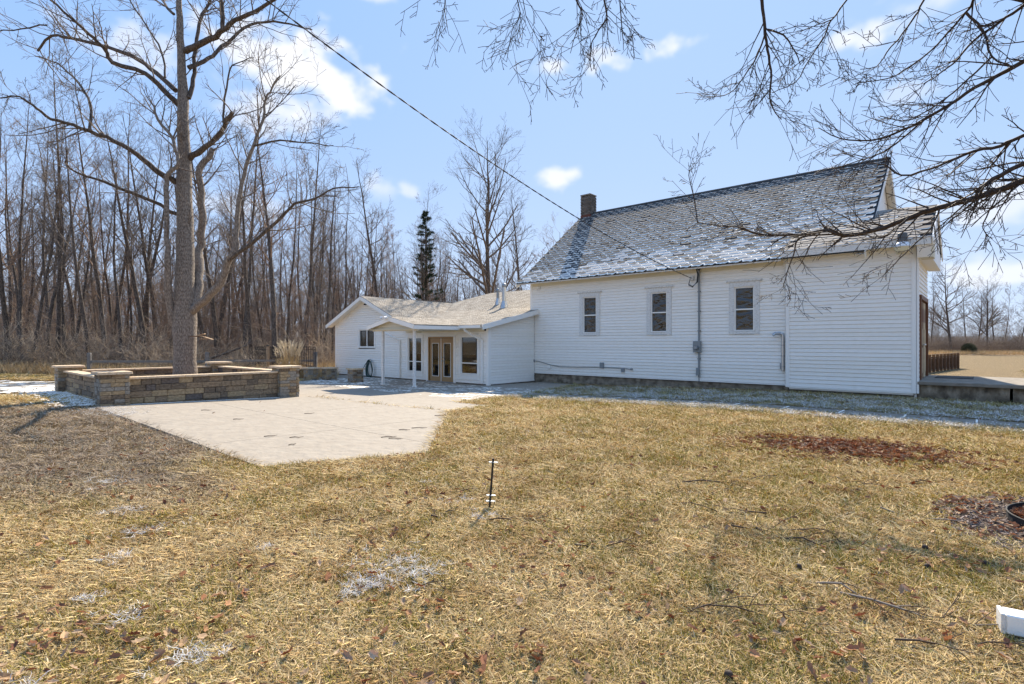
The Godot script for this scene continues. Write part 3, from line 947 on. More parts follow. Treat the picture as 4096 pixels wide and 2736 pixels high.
	mb.tube(PackedVector3Array([Vector3(10.36, 0.87, 0.08), Vector3(10.36, 1.98, 0.08), Vector3(10.34, 2.05, 0.09), Vector3(10.28, 2.08, 0.11), Vector3(10.16, 2.08, 0.17), Vector3(10.1, 2.02, 0.22)]), PackedFloat32Array([0.045, 0.045, 0.047, 0.047, 0.05, 0.055]), 12, true)
	part(t, "duct", mb.mesh(), M.steel)
	for yy in [1.0, 1.35, 1.7]: part(t, "band", boxm(Vector3(10.36, yy, 0.08), Vector3(0.1, 0.02, 0.1)), M.steel_dull)
	part(t, "valve_box", softbox(Vector3(10.3, 1.02, 0.06), Vector3(0.05, 0.2, 0.05), 0.005), M.steel_dull)
	t = thing("wall_vent", "small white vent hood under the church eaves at left", "vent", Transform3D(HB, C0 + HB * Vector3(0.25, 4.2, 0.02)))
	part(t, "hood", softbox(Vector3(0, 0.02, 0.04), Vector3(0.17, 0.1, 0.08), 0.015), M.trim)
	part(t, "flange", boxm(Vector3(0, 0, 0.004), Vector3(0.21, 0.18, 0.012)), M.trim_old)
	t = thing("yard_light", "grey topped barn light with cream shade on the church corner", "light", Transform3D(HB, C0 + HB * Vector3(13.55, 4.4, 0.62)))
	mb = MB.new()
	mb.lathe(Vector3.ZERO, [Vector2(0.0, 0.42), Vector2(0.1, 0.41), Vector2(0.115, 0.38), Vector2(0.115, 0.18), Vector2(0.1, 0.16)], 20)
	part(t, "ballast_housing", mb.mesh(), M.grey_dark)
	mb = MB.new()
	mb.lathe(Vector3.ZERO, [Vector2(0.09, 0.17), Vector2(0.16, 0.12), Vector2(0.2, 0.05), Vector2(0.205, 0.02)], 24)
	part(t, "reflector", mb.mesh(), M.white_metal)
	mb = MB.new()
	mb.lathe(Vector3.ZERO, [Vector2(0.19, 0.02), Vector2(0.17, -0.08), Vector2(0.14, -0.17), Vector2(0.0, -0.18)], 24)
	part(t, "refractor", mb.mesh(), M.lamp_cream)
	mb = MB.new()
	mb.bar(Vector3(0, 0.25, -0.1), Vector3(0, 0.2, -0.55), 0.05, 0.05)
	part(t, "arm", mb.mesh(), M.grey_dark)
	# concrete stoop outside the entrance
	t = thing("concrete_stoop", "weathered grey concrete stoop outside the brown church door", "stoop", Transform3D(HB, C0))
	part(t, "top_slab", softbox(Vector3(15.2, 0.655, -1.8), Vector3(2.74, 0.1, 3.86), 0.015), M.concrete_old)
	part(t, "base_wall", boxm(Vector3(14.79, 0.28, -1.8), Vector3(1.9, 0.64, 3.6)), M.stain_wall)
	part(t, "end_block", boxm(Vector3(16.25, 0.28, -1.8), Vector3(0.9, 0.64, 3.6)), M.stain_wall)
	for k in 2: part(t, "step", softbox(Vector3(16.75 + k * 0.35, 0.4 - k * 0.18, -1.8), Vector3(0.36, 0.18, 3.4), 0.01), M.concrete_old)
	t = thing("doormat", "thin black doormat on the concrete stoop", "doormat", Transform3D(HB, C0 + HB * Vector3(14.55, 0.713, -2.6)))
	part(t, "mat", softbox(Vector3.ZERO, Vector3(0.9, 0.014, 1.3), 0.004), M.rubber)
	t = thing("board_fence", "low brown board fence beyond the concrete stoop", "fence", Transform3D(Basis(), Vector3(20.6, 0.2, -27.2)))
	var fd := Vector3(6.6, 0, -5.6)
	var fb := Basis(fd.normalized(), Vector3.UP, fd.normalized().cross(Vector3.UP))
	for i in 22:
		var f := i / 21.0
		part(t, "board", boxm(Vector3.ZERO, Vector3(0.37, 0.78, 0.03)), M.fence_wood, Transform3D(fb, fd * f + Vector3(0, 0.42, 0)))
		if i % 2 == 0:
			var po := part(t, "post", boxm(Vector3.ZERO, Vector3(0.12, 0.92, 0.12)), M.fence_wood, Transform3D(fb, fd * f + Vector3(0, 0.46, 0) + fb.z * 0.09))
			part(po, "cap", boxm(Vector3(0, 0.475, 0), Vector3(0.17, 0.03, 0.17)), M.wood_post)
	for yy in [0.1, 0.72]:
		mb = MB.new()
		mb.bar(Vector3(0, yy, 0) + fb.z * 0.03, fd + Vector3(0, yy, 0) + fb.z * 0.03, 0.03, 0.04)
		part(t, "rail", mb.mesh(), M.wood_post)

# ---------- annex ----------
func build_annex() -> void:
	var an := thing("annex", "low white annex with tan double doors and sagging grey roof", "annex building", Transform3D(HB, A0))
	var mb := MB.new()
	# shell
	mb.box(Vector3(-11.63, 1.2, -6.0), Vector3(0.08, 2.5, 11.8)); mb.box(Vector3(-5.9, 1.6, -11.9), Vector3(11.5, 3.2, 0.08))
	mb.box(Vector3(-0.2, 2.2, -7.5), Vector3(0.06, 4.6, 9.0))
	part(an, "wall", mb.mesh(), M.siding)
	part(an, "interior_floor", boxm(Vector3(-5.8, 0.02, -6.0), Vector3(11.5, 0.06, 11.7)), M.interior)
	part(an, "interior_partition", boxm(Vector3(-5.8, 1.3, -3.4), Vector3(11.4, 2.5, 0.06)), M.interior)
	part(an, "ceiling", boxm(Vector3(-5.8, 2.42, -5.9), Vector3(11.4, 0.05, 11.6)), M.interior)
	part(an, "foundation", boxm(Vector3(-5.84, 0.0, -0.09), Vector3(11.5, 0.22, 0.1)), M.foundation)
	part(an, "side_foundation", boxm(Vector3(-0.09, 0.0, -1.6), Vector3(0.1, 0.22, 2.9)), M.foundation)
	# front boards
	var holes := [Rect2(-9.4, 1.54, 1.45, 0.9), Rect2(-5.24, 0.42, 1.02, 1.59), Rect2(-3.8, 0.0, 1.78, 2.06), Rect2(-1.62, 0.44, 1.04, 1.6)]
	clapboard(an, Transform3D(), 0.06, 4.08, 0.115, func(y): return [-11.62, -0.06] if y < 2.3 else ([-11.62, -5.45] if y < 2.86 else [-8.73 - (4.12 - y) / 0.42, -8.73 + (4.12 - y) / 0.42]), holes)
	part(an, "corner_board", boxm(Vector3(-0.03, 1.2, 0.004), Vector3(0.11, 2.42, 0.05)), M.trim)
	part(an, "corner_board", boxm(Vector3(-11.65, 1.4, 0.004), Vector3(0.1, 2.85, 0.05)), M.trim)
	part(an, "corner_board", boxm(Vector3(0.022, 1.2, -0.07), Vector3(0.03, 2.42, 0.1)), M.trim)
	var rf := Transform3D(Basis(Vector3(0, 0, -1), Vector3.UP, Vector3(1, 0, 0)), Vector3(0, 0, 0))
	clapboard(an, rf, 0.08, 3.04, 0.115, func(y): return [0.12, 2.98] if y < 2.42 else [clampf((y - 2.42) / 0.211 + 0.06, 0.12, 2.9), 2.98], [])
	part(an, "skirt_board", boxm(Vector3(0.008, 0.07, -1.5), Vector3(0.03, 0.03, 3.0)), M.trim)
	# windows and doors
	window_unit(an, Transform3D(), -9.32, -8.02, 1.58, 2.4, 2.0, 0.09, "slider")
	window_unit(an, Transform3D(), -5.18, -4.27, 0.46, 1.98, 0.89, 0.1, "sash")
	window_unit(an, Transform3D(), -1.57, -0.63, 0.48, 2.0, 0.905, 0.1, "sash")
	for c in [-4.72, -1.1]: part(an, "apron_panel", softbox(Vector3(c, 0.3, 0.02), Vector3(1.16, 0.18, 0.03), 0.006), M.trim)
	mb = MB.new()
	for x in [-3.83, -2.0]: mb.box(Vector3(x, 1.03, 0.015), Vector3(0.13, 2.06, 0.045))
	mb.box(Vector3(-2.915, 2.1, 0.015), Vector3(1.96, 0.13, 0.045))
	part(an, "door_casing", mb.mesh(), M.trim)
	mb = MB.new()
	for x in [-3.74, -2.09]: mb.box(Vector3(x, 1.0, -0.04), Vector3(0.05, 2.02, 0.12))
	mb.box(Vector3(-2.915, 2.0, -0.04), Vector3(1.6, 0.05, 0.12))
	part(an, "door_frame", mb.mesh(), M.door_tan)
	for i in 2:
		var x := -3.31 + i * 0.79
		mb = MB.new()
		for sg in [-1, 1]: mb.box(Vector3(x + sg * 0.305, 1.0, -0.05), Vector3(0.15, 1.93, 0.045))
		mb.box(Vector3(x, 1.86, -0.05), Vector3(0.46, 0.21, 0.045)); mb.box(Vector3(x, 0.15, -0.05), Vector3(0.46, 0.23, 0.045))
		var lf := part(an, "door", mb.mesh(), M.door_tan_leaf)
		mb = MB.new()
		for sg in [-1, 1]: mb.box(Vector3(x + sg * 0.22, 1.01, -0.024), Vector3(0.025, 1.5, 0.012))
		for yy in [0.275, 1.745]: mb.box(Vector3(x, yy, -0.024), Vector3(0.46, 0.025, 0.012))
		part(lf, "glazing_bead", mb.mesh(), M.trim)
		part(lf, "pane", boxm(Vector3(x, 1.01, -0.045), Vector3(0.46, 1.49, 0.008)), M.glass)
		if i == 1:
			for yy in [0.97, 1.12]:
				mb = MB.new()
				mb.tube(PackedVector3Array([Vector3(x - 0.31, yy, -0.03), Vector3(x - 0.31, yy, 0.02), Vector3(x - 0.31, yy, 0.035)]), PackedFloat32Array([0.03, 0.03, 0.02]), 12, true)
				part(lf, "handle", mb.mesh(), M.steel)
	part(an, "astragal", boxm(Vector3(-2.915, 1.0, -0.02), Vector3(0.03, 1.93, 0.03)), M.trim)
	part(an, "threshold", softbox(Vector3(-2.915, 0.025, 0.02), Vector3(1.75, 0.05, 0.16), 0.01), M.steel_dull)
	# main roof, low front slope breaking to a steeper one
	var ry := func(p): return 2.5 + 0.211 * (p + 0.6) if p < 4.0 else 3.47 + 0.333 * (p - 4.0)
	mb = MB.new()
	mb.slab([Vector3(0.25, 2.5, 0.6), Vector3(-5.25, 2.5, 0.6), Vector3(-5.25, ry.call(3.0), -3.0), Vector3(0.25, ry.call(3.0), -3.0)], 0.1)
	mb.slab([Vector3(-0.21, ry.call(3.0), -3.0), Vector3(-8.7, ry.call(3.0), -3.0), Vector3(-8.7, 3.47, -4), Vector3(-0.21, 3.47, -4)], 0.1)
	mb.slab([Vector3(-5.25, ry.call(0.1), -0.1), Vector3(-8.2, ry.call(0.1), -0.1), Vector3(-8.7, ry.call(3.0), -3.0), Vector3(-5.25, ry.call(3.0), -3.0)], 0.1)
	mb.slab([Vector3(-0.21, 3.47, -4), Vector3(-8.73, 3.47, -4), Vector3(-8.73, 4.17, -6.1), Vector3(-7.5, 4.8, -8), Vector3(-0.21, 4.8, -8)], 0.1)
	mb.slab([Vector3(-0.21, 4.8, -8), Vector3(-7.5, 4.8, -8), Vector3(-8.7, 3.4, -12.2), Vector3(-0.21, 3.4, -12.2)], 0.1)
	mb.slab([Vector3(-7.5, 4.8, -8), Vector3(-8.73, 4.17, -6.1), Vector3(-10.8, 3.2, -9.0), Vector3(-8.7, 3.4, -12.2)], 0.08)
	var roof := part(an, "roof", mb.mesh(), M.annex_roof)
	# gabled wing at the left
	mb = MB.new()
	mb.slab([Vector3(-8.73, 4.16, 0.35), Vector3(-8.73, 4.12, -6.3), Vector3(-8.73, 4.16, -12.2), Vector3(-5.3, 2.72, -12.2), Vector3(-5.3, 2.72, 0.35)], 0.09)
	mb.slab([Vector3(-8.73, 4.16, 0.35), Vector3(-8.73, 4.16, -12.2), Vector3(-12.1, 2.745, -12.2), Vector3(-12.1, 2.745, 0.35)], 0.09)
	part(an, "wing_roof", mb.mesh(), M.annex_roof)
	mb = MB.new()
	mb.bar(Vector3(-8.73, 4.04, 0.36), Vector3(-12.1, 2.63, 0.36), 0.03, 0.17); mb.bar(Vector3(-8.73, 4.04, 0.36), Vector3(-5.25, 2.58, 0.36), 0.03, 0.17)
	part(an, "rake_board", mb.mesh(), M.trim)
	mb = MB.new()
	mb.slab([Vector3(-8.73, 4.03, 0.34), Vector3(-8.73, 4.03, 0.0), Vector3(-12.05, 2.62, 0.0), Vector3(-12.05, 2.62, 0.34)], 0.015)
	mb.slab([Vector3(-8.73, 4.03, 0.34), Vector3(-8.73, 4.03, 0.0), Vector3(-5.3, 2.59, 0.0), Vector3(-5.3, 2.59, 0.34)], 0.015)
	part(an, "rake_soffit", mb.mesh(), M.trim)
	mb = MB.new()
	mb.bar(Vector3(0.26, 2.39, 0.6), Vector3(0.26, 3.15, -2.99), 0.03, 0.2)
	part(an, "rake_board", mb.mesh(), M.trim)
	part(an, "eave_soffit", boxm(Vector3(-2.55, 2.34, 0.28), Vector3(5.5, 0.02, 0.6)), M.soffit)
	part(an, "frieze_board", boxm(Vector3(-2.8, 2.28, 0.022), Vector3(5.2, 0.1, 0.03)), M.soffit)
	# gutter pieces and downspouts
	for q in [[-1.0, 0.25], [-5.2, -4.1]]:
		mb = MB.new()
		mb.bar(Vector3(q[0], 2.37, 0.66), Vector3(q[1], 2.37, 0.66), 0.1, 0.02); mb.bar(Vector3(q[0], 2.42, 0.71), Vector3(q[1], 2.42, 0.71), 0.015, 0.11)
		part(an, "gutter", mb.mesh(), M.trim)
	for q in [[-0.72, -0.28], [-6.4, -5.82]]:
		mb = MB.new()
		mb.bar(Vector3(q[0], 2.36, 0.64), Vector3(q[0], 2.26, 0.62), 0.075, 0.06, Vector3.RIGHT)
		mb.bar(Vector3(q[0], 2.28, 0.62), Vector3(q[1], 1.86, 0.08), 0.075, 0.06, Vector3(0.7, 0.5, 0))
		mb.bar(Vector3(q[1], 1.9, 0.07), Vector3(q[1], 0.12, 0.07), 0.075, 0.06, Vector3.RIGHT)
		part(an, "downspout", mb.mesh(), M.trim)
	# porch
	var px := -2.57
	mb = MB.new()
	mb.slab([Vector3(px, 2.81, 3.0), Vector3(-1.04, 2.48, 3.0), Vector3(-1.04, 2.49, 0.4), Vector3(px, 2.82, -0.95)], 0.07)
	mb.slab([Vector3(px, 2.81, 3.0), Vector3(-4.1, 2.48, 3.0), Vector3(-4.1, 2.49, 0.4), Vector3(px, 2.82, -0.95)], 0.07)
	var pr := part(an, "porch_roof", mb.mesh(), M.annex_roof)
	mb = MB.new()
	mb.bar(Vector3(px, 2.71, 3.01), Vector3(-1.02, 2.38, 3.01), 0.025, 0.16); mb.bar(Vector3(px, 2.71, 3.01), Vector3(-4.12, 2.38, 3.01), 0.025, 0.16)
	mb.bar(Vector3(-1.04, 2.37, 3.0), Vector3(-1.04, 2.37, 0.6), 0.025, 0.14); mb.bar(Vector3(-4.1, 2.37, 3.0), Vector3(-4.1, 2.37, 0.6), 0.025, 0.14)
	part(pr, "fascia", mb.mesh(), M.trim)
	for i in 4:
		var y0 := 2.31 + i * 0.09
		var hw := minf(1.5, (2.72 - y0) / 0.216)
		part(pr, "gable_board", boxm(Vector3(px, y0 + 0.042, 2.82 + 0.003 * i), Vector3(hw * 2, 0.084, 0.02)), M.soffit)
	part(pr, "ceiling", boxm(Vector3(px, 2.30, 1.6), Vector3(2.95, 0.02, 2.7)), M.soffit)
	for x in [-1.34, -3.4]:
		var po := part(an, "post", softbox(Vector3(x, 1.17, 2.72), Vector3(0.1, 2.26, 0.1), 0.008), M.trim_old)
		part(po, "base_plate", softbox(Vector3(x, 0.07, 2.72), Vector3(0.15, 0.06, 0.15), 0.008), M.trim_old)
	mb = MB.new()
	mb.bar(Vector3(-4.05, 2.27, 2.72), Vector3(-1.08, 2.27, 2.72), 0.09, 0.06)
	part(pr, "beam", mb.mesh(), M.soffit)
	mb = MB.new()
	mb.lathe(Vector3(-3.9, 2.2, 0.42), [Vector2(0.0, 0.0), Vector2(0.1, 0.02), Vector2(0.15, 0.09), Vector2(0.15, 0.11)], 16)
	part(an, "porch_light", mb.mesh(), M.lamp_cream)
	# flue pipes
	for q in [[-3.02, -4.3, 1.15, 0.1, "wide shiny steel flue pipe on the annex roof", 1], [-4.1, -5.0, 0.78, 0.075, "short dull steel flue pipe on the annex roof", 0]]:
		var yy: float = ry.call(-q[1])
		var t := thing("flue_pipe", q[4], "flue", Transform3D(HB, A0 + HB * Vector3(q[0], yy - 0.03, q[1])), "flues on the annex roof")
		mb = MB.new()
		mb.lathe(Vector3.ZERO, [Vector2(q[3], 0), Vector2(q[3], q[2])], 18)
		part(t, "shaft", mb.mesh(), M.steel if q[5] else M.steel_dull)
		mb = MB.new()
		mb.lathe(Vector3.ZERO, [Vector2(q[3] * 2.1, -0.08), Vector2(q[3] * 1.9, 0.1), Vector2(q[3] * 1.25, 0.27), Vector2(q[3] * 1.35, 0.28), Vector2(q[3] * 1.1, 0.33)], 18)
		part(t, "flashing_cone", mb.mesh(), M.steel)
		mb = MB.new()
		mb.lathe(Vector3.ZERO, [Vector2(q[3] * 1.05, q[2] - 0.12), Vector2(q[3] * 1.3, q[2] - 0.06), Vector2(q[3] * 1.3, q[2] + 0.02), Vector2(q[3] * 0.6, q[2] + 0.08), Vector2(0, q[2] + 0.09)], 18)
		part(t, "cap", mb.mesh(), M.steel_dull)
	# flood light on the porch peak, camera on the gable, hose on its hanger
	var t := thing("flood_light", "white twin flood light on the porch roof peak", "light", Transform3D(HB, A0 + HB * Vector3(-2.75, 2.8, 3.05)))
	for k in [-1, 1]:
		mb = MB.new()
		mb.tube(PackedVector3Array([Vector3(k * 0.06, 0, 0.02), Vector3(k * 0.1, -0.03, 0.12), Vector3(k * 0.12, -0.05, 0.18)]), PackedFloat32Array([0.03, 0.05, 0.065]), 12, true)
		part(t, "lamp_head", mb.mesh(), M.white_metal)
	part(t, "mount", softbox(Vector3(0, -0.02, 0), Vector3(0.12, 0.12, 0.06), 0.01), M.white_metal)
	t = thing("security_camera", "tiny black security camera high on the annex gable", "camera", Transform3D(HB, A0 + HB * Vector3(-8.66, 3.74, 0.02)))
	part(t, "bracket", boxm(Vector3(0, 0, 0.03), Vector3(0.06, 0.06, 0.05)), M.white_metal)
	mb = MB.new()
	mb.tube(PackedVector3Array([Vector3(0.0, 0, 0.05), Vector3(0.02, -0.01, 0.16)]), PackedFloat32Array([0.045, 0.045]), 12, true)
	part(t, "body", mb.mesh(), M.black)
	t = thing("garden_hose", "coiled dark green garden hose hanging on the annex wall", "hose", Transform3D(HB, A0 + HB * Vector3(-8.2, 0.0, 0.1)))
	for k in 5:
		mb = MB.new()
		var pts := PackedVector3Array()
		var rr := PackedFloat32Array()
		for i in 25:
			var a := TAU * i / 24.0
			var hw := 0.19 + 0.022 * k
			pts.append(Vector3(sin(a) * hw * (1.0 - 0.25 * cos(a)), 0.44 + cos(a) * (0.36 + 0.025 * k) , 0.02 + 0.022 * k + 0.01 * sin(a * 3 + k)))
			rr.append(0.017)
		mb.tube(pts, rr, 7)
		part(t, "coil", mb.mesh(), M.hose)
	mb = MB.new()
	mb.tube(PackedVector3Array([Vector3(-0.12, 0.82, 0.06), Vector3(-0.3, 0.66, 0.12), Vector3(-0.45, 0.42, 0.14)]), PackedFloat32Array([0.016, 0.016, 0.016]), 6)
	part(t, "hose_end", mb.mesh(), M.hose)
	mb = MB.new()
	var hp := PackedVector3Array()
	var hr := PackedFloat32Array()
	for i in 13:
		hp.append(Vector3(sin(TAU * i / 12.0) * 0.12, 0.8 + cos(TAU * i / 12.0) * 0.12, 0.02)); hr.append(0.012)
	mb.tube(hp, hr, 6)
	part(t, "hanger", mb.mesh(), M.steel_dull)

# ---------- stone work ----------
var block_mesh := {}
func block(v: int) -> ArrayMesh:
	if not block_mesh.has(v):
		var r := RandomNumberGenerator.new()
		r.seed = 300 + v
		var m := softbox(Vector3.ZERO, Vector3.ONE, 0.045)
		var arr := m.surface_get_arrays(0)
		var vs: PackedVector3Array = arr[Mesh.ARRAY_VERTEX]
		for i in vs.size():
			var q := vs[i]
			var k := sin(q.x * 17.0 + v * 3.0) * cos(q.y * 13.0 + v) * 0.05
			vs[i] = Vector3(q.x, q.y, q.z + k * signf(q.z))
		arr[Mesh.ARRAY_VERTEX] = vs
		var am := ArrayMesh.new()
		am.add_surface_from_arrays(Mesh.PRIMITIVE_TRIANGLES, arr)
		block_mesh[v] = am
	return block_mesh[v]
func stone_of(weights: Array) -> Material:
	var f := rng.randf()
	for i in weights.size():
		f -= weights[i]
		if f < 0: return M.stone[i]
	return M.stone[0]
# run of wall from a to b, blocks on both faces and through
func stone_wall(parent: Node3D, a: Vector3, b: Vector3, hgt: float, thick: float, weights: Array) -> void:
	var d := b - a
	var ln := d.length()
	var x := d.normalized()
	var bs := Basis(x, Vector3.UP, x.cross(Vector3.UP))
	var rows := 5
	var rh := hgt / rows
	for r in rows:
		var t := 0.0
		while t < ln - 0.03:
			var w := rng.randf_range(0.18, 0.52)
			if ln - t - w < 0.12: w = ln - t
			var two := r < rows - 1 and rng.randf() < 0.12 and false
			var q := a + x * (t + w * 0.5) + Vector3(0, rh * (r + 0.5), 0) + bs.z * rng.randf_range(-0.012, 0.012)
			part(parent, "block", block(rng.randi() % 4), stone_of(weights), Transform3D(bs * Basis.from_scale(Vector3(w - 0.006, rh - 0.005, thick)), q))
			t += w
	# cap stones
	var t := 0.0
	while t < ln - 0.02:
		var w := minf(rng.randf_range(0.5, 0.8), ln - t)
		if ln - t - w < 0.25: w = ln - t
		part(parent, "cap_stone", block(rng.randi() % 4), M.cap, Transform3D(bs * Basis.from_scale(Vector3(w - 0.006, 0.055, thick + 0.1)), a + x * (t + w * 0.5) + Vector3(0, hgt + 0.028, 0)))
		t += w
func stone_pillar(parent: Node3D, at: Vector3, bs: Basis, wdt: float, hgt: float, weights: Array, called := "pillar") -> void:
	var pil := part(parent, called, boxm(Vector3(0, hgt * 0.5, 0), Vector3(wdt - 0.16, hgt, wdt - 0.16)), M.stone[4], Transform3D(bs, at))
	var rows := int(round(hgt / 0.095))
	var rh := hgt / rows
	for r in rows:
		for sd in 4:
			var q := Basis(Vector3.UP, PI * 0.5 * sd)
			var f := rng.randf_range(0.38, 0.62)
			var wl := wdt - 0.1
			for k in 2:
				var w := wl * (f if k == 0 else 1.0 - f)
				var off := -wdt * 0.5 + (w * 0.5 if k == 0 else wl * f + w * 0.5)
				part(pil, "block", block(rng.randi() % 4), stone_of(weights), Transform3D(q * Basis.from_scale(Vector3(w - 0.006, rh - 0.006, 0.1)), q * Vector3(off, 0, wdt * 0.5 - 0.05 + rng.randf_range(-0.006, 0.006)) + Vector3(0, rh * (r + 0.5), 0)))
	for k in 4:
		var ox := (-0.25 if k % 2 == 0 else 0.25) * (wdt + 0.12)
		var oz := (-0.25 if k < 2 else 0.25) * (wdt + 0.12)
		part(pil, "cap_stone", block(k), M.cap, Transform3D(Basis.from_scale(Vector3((wdt + 0.12) * 0.5 - 0.004, 0.065, (wdt + 0.12) * 0.5 - 0.004)), Vector3(ox, hgt + 0.034, oz)))
func build_planter() -> void:
	var ctr := Vector3(-10.46, 0, -16.75)
	var t := thing("stone_planter", "low tan stone wall with four pillars round the big tree", "planter", Transform3D())
	var fl := ctr - PA * 2.2 + LA * 2.65
	var fr := ctr + PA * 2.2 + LA * 2.65
	var bl := ctr - PA * 2.2 - LA * 2.65
	var br := ctr + PA * 2.2 - LA * 2.65
	var wts := [0.47, 0.2, 0.02, 0.25, 0.06]
	var wtp := [0.2, 0.12, 0.36, 0.3, 0.02]
	for q in [[fl, fr, 0.02], [fl, bl, 0.02], [bl, br, 0.02], [fr, br, 0.02]]:
		var d: Vector3 = (q[1] - q[0]).normalized()
		var a: Vector3 = q[0] + d * 0.3
		var b: Vector3 = q[1] - d * 0.3
		var lowy := minf(ground_y(a.x, a.z), ground_y(b.x, b.z)) - 0.02
		stone_wall(t, Vector3(a.x, lowy, a.z), Vector3(b.x, lowy, b.z), 0.86 - lowy, 0.24, wts)
	for q in [fl, fr, bl, br]:
		var y := ground_y(q.x, q.z)
		stone_pillar(t, Vector3(q.x, y - 0.02, q.z), HB, 0.6, 1.02 - y, wtp)
	var o := PackedVector2Array()
	for q in [fl, fr, br, bl]: o.append(Vector2(lerpf(ctr.x, q.x, 0.97), lerpf(ctr.z, q.z, 0.97)))
	part(t, "soil", sheet(o, 1.0, 0.42), M.litter)
	# short pillars by the annex steps, each free standing
	var lab := ["short grey stone pillar nearest the annex hose", "short grey stone pillar at the left end of the deck steps", "short grey stone pillar beside the pampas grass"]
	var where := [[-6.98, -23.98, 0.58], [-8.66, -25.5, 0.54], [-9.5, -25.4, 0.54]]
	for i in 3:
		var p := thing("stone_pillar", lab[i], "pillar", Transform3D(HB, on_ground(where[i][0], where[i][1], -0.01)), "short pillars by the deck steps")
		stone_pillar(p, Vector3.ZERO, Basis(), 0.5, where[i][2], [0.1, 0.1, 0.5, 0.28, 0.02], "shaft")

# ---------- yard ----------
func build_yard() -> void:
	# deck corner with steps and pool fence
	var o := Vector3(-11.3, 0, -28.6)
	var t := thing("pool_deck", "low tan timber deck beside the annex gable", "deck", Transform3D(HB, o))
	for i in 14: part(t, "deck_board", softbox(Vector3(-0.6, 0.42, 1.35 - i * 0.145), Vector3(4.6, 0.03, 0.138), 0.004), M.wood_post)
	part(t, "skirt", boxm(Vector3(-0.6, 0.2, 1.36), Vector3(4.6, 0.38, 0.04)), M.grey_wood)
	for k in 2: part(t, "step", softbox(Vector3(1.6 + k * 0.1, 0.28 - k * 0.15, 1.65 + k * 0.32), Vector3(1.6, 0.05, 0.36), 0.01), M.cap)
	t = thing("pool_fence", "black metal picket fence on the timber deck", "fence", Transform3D(HB, o + HB * Vector3(0, 0.44, 0)))
	for q in [[Vector3(-2.8, 0, 1.15), Vector3(0.55, 0, 1.15)], [Vector3(0.55, 0, 1.15), Vector3(0.9, 0, -0.4)]]:
		var d: Vector3 = q[1] - q[0]
		for yy in [0.1, 0.95, 1.1]:
			var mb := MB.new()
			mb.bar(q[0] + Vector3(0, yy, 0), q[1] + Vector3(0, yy, 0), 0.025, 0.03)
			part(t, "rail", mb.mesh(), M.black)
		var n := int(d.length() / 0.11)
		for i in n + 1: part(t, "picket", boxm(Vector3(0, 0.56, 0), Vector3(0.018, 1.1, 0.018)), M.black, Transform3D(Basis(), q[0] + d * (float(i) / n)))
	part(t, "post", boxm(Vector3(0.56, 0.6, 1.15), Vector3(0.06, 1.24, 0.06)), M.black)
	for q in [[-0.9, "tan timber post standing between the black fence panels"], [0.98, "tan timber post against the annex corner by the fence"]]:
		t = thing("timber_post", q[1], "post", Transform3D(HB, o + HB * Vector3(q[0], 0.42, 1.28)), "timber posts on the deck")
		part(t, "shaft", softbox(Vector3(0, 0.58, 0), Vector3(0.11, 1.16, 0.11), 0.008), M.wood_post)
		part(t, "cap", softbox(Vector3(0, 1.19, 0), Vector3(0.13, 0.07, 0.13), 0.015), M.black)
	t = thing("pool_cover", "snow covered low mound behind the black fence", "mound", Transform3D(Basis(), Vector3(-12.6, 0.42, -30.2)))
	var sm := MB.new()
	sm.lathe(Vector3.ZERO, [Vector2(0.55, 0.0), Vector2(0.5, 0.16), Vector2(0.36, 0.27), Vector2(0.15, 0.32), Vector2(0.0, 0.33)], 20)
	part(t, "snow_cap", sm.mesh(), M.snow)
	# weathered rail fence at the wood's edge
	t = thing("rail_fence", "weathered grey split rail fence at the edge of the woods", "fence", Transform3D(Basis(), Vector3(-20.6, 0, -26.2)))
	var k := 0
	for x in [0.0, 5.1, 10.2]:
		part(t, "post", softbox(Vector3(x, 0.62, -x * 0.22), Vector3(0.17, 1.3, 0.17), 0.03), M.grey_wood)
	for x in [0.0, 5.1]:
		for yy in [0.45, 0.85]:
			var mb := MB.new()
			mb.bar(Vector3(x, yy, -x * 0.22), Vector3(x + 5.1, yy - 0.04, -(x + 5.1) * 0.22), 0.06, 0.11)
			part(t, "rail", mb.mesh(), M.grey_wood)
	# pampas grass
	var pg := thing("pampas_grass", "tall straw coloured ornamental grass clump with feathery plumes", "ornamental grass", Transform3D(Basis(), on_ground(-10.75, -25.9)))
	var st := MB.new(); st.colored = true
	var pl := MB.new(); pl.colored = true
	for i in 420:
		var a := rng.randf() * TAU
		var lean := rng.randf_range(0.05, 0.5)
		var hgt := rng.randf_range(0.7, 1.25)
		var out := Vector3(cos(a), 0, sin(a))
		var b := out * rng.randf() * 0.3
		var pts := PackedVector3Array([b, b + Vector3(0, hgt * 0.55, 0) + out * lean * 0.3, b + Vector3(0, hgt * (1.0 - lean * 0.35), 0) + out * lean * 0.95])
		var s := rng.randf_range(0.75, 1.2)
		st.col = Color(0.52 * s, 0.37 * s, 0.18 * s)
		st.tube(pts, PackedFloat32Array([0.006, 0.006, 0.003]), 3)
		if i % 5 == 0:
			var top := b + Vector3(0, hgt + 0.35, 0) + out * lean * 0.7
			st.tube(PackedVector3Array([b, b + Vector3(0, hgt * 0.6, 0) + out * lean * 0.25, top]), PackedFloat32Array([0.006, 0.005, 0.004]), 3)
			pl.col = Color(0.72 * s, 0.6 * s, 0.42 * s)
			for j in 26:
				var f := j / 26.0
				var q := top + Vector3(0, 0.36 * f, 0) + out * (f * f * 0.16)
				var dd := (rv() * 0.5 + Vector3(0, 0.8, 0) + out * 0.3).normalized()
				pl.tube(PackedVector3Array([q, q + dd * (0.13 * (1.1 - f))]), PackedFloat32Array([0.008, 0.003]), 3)
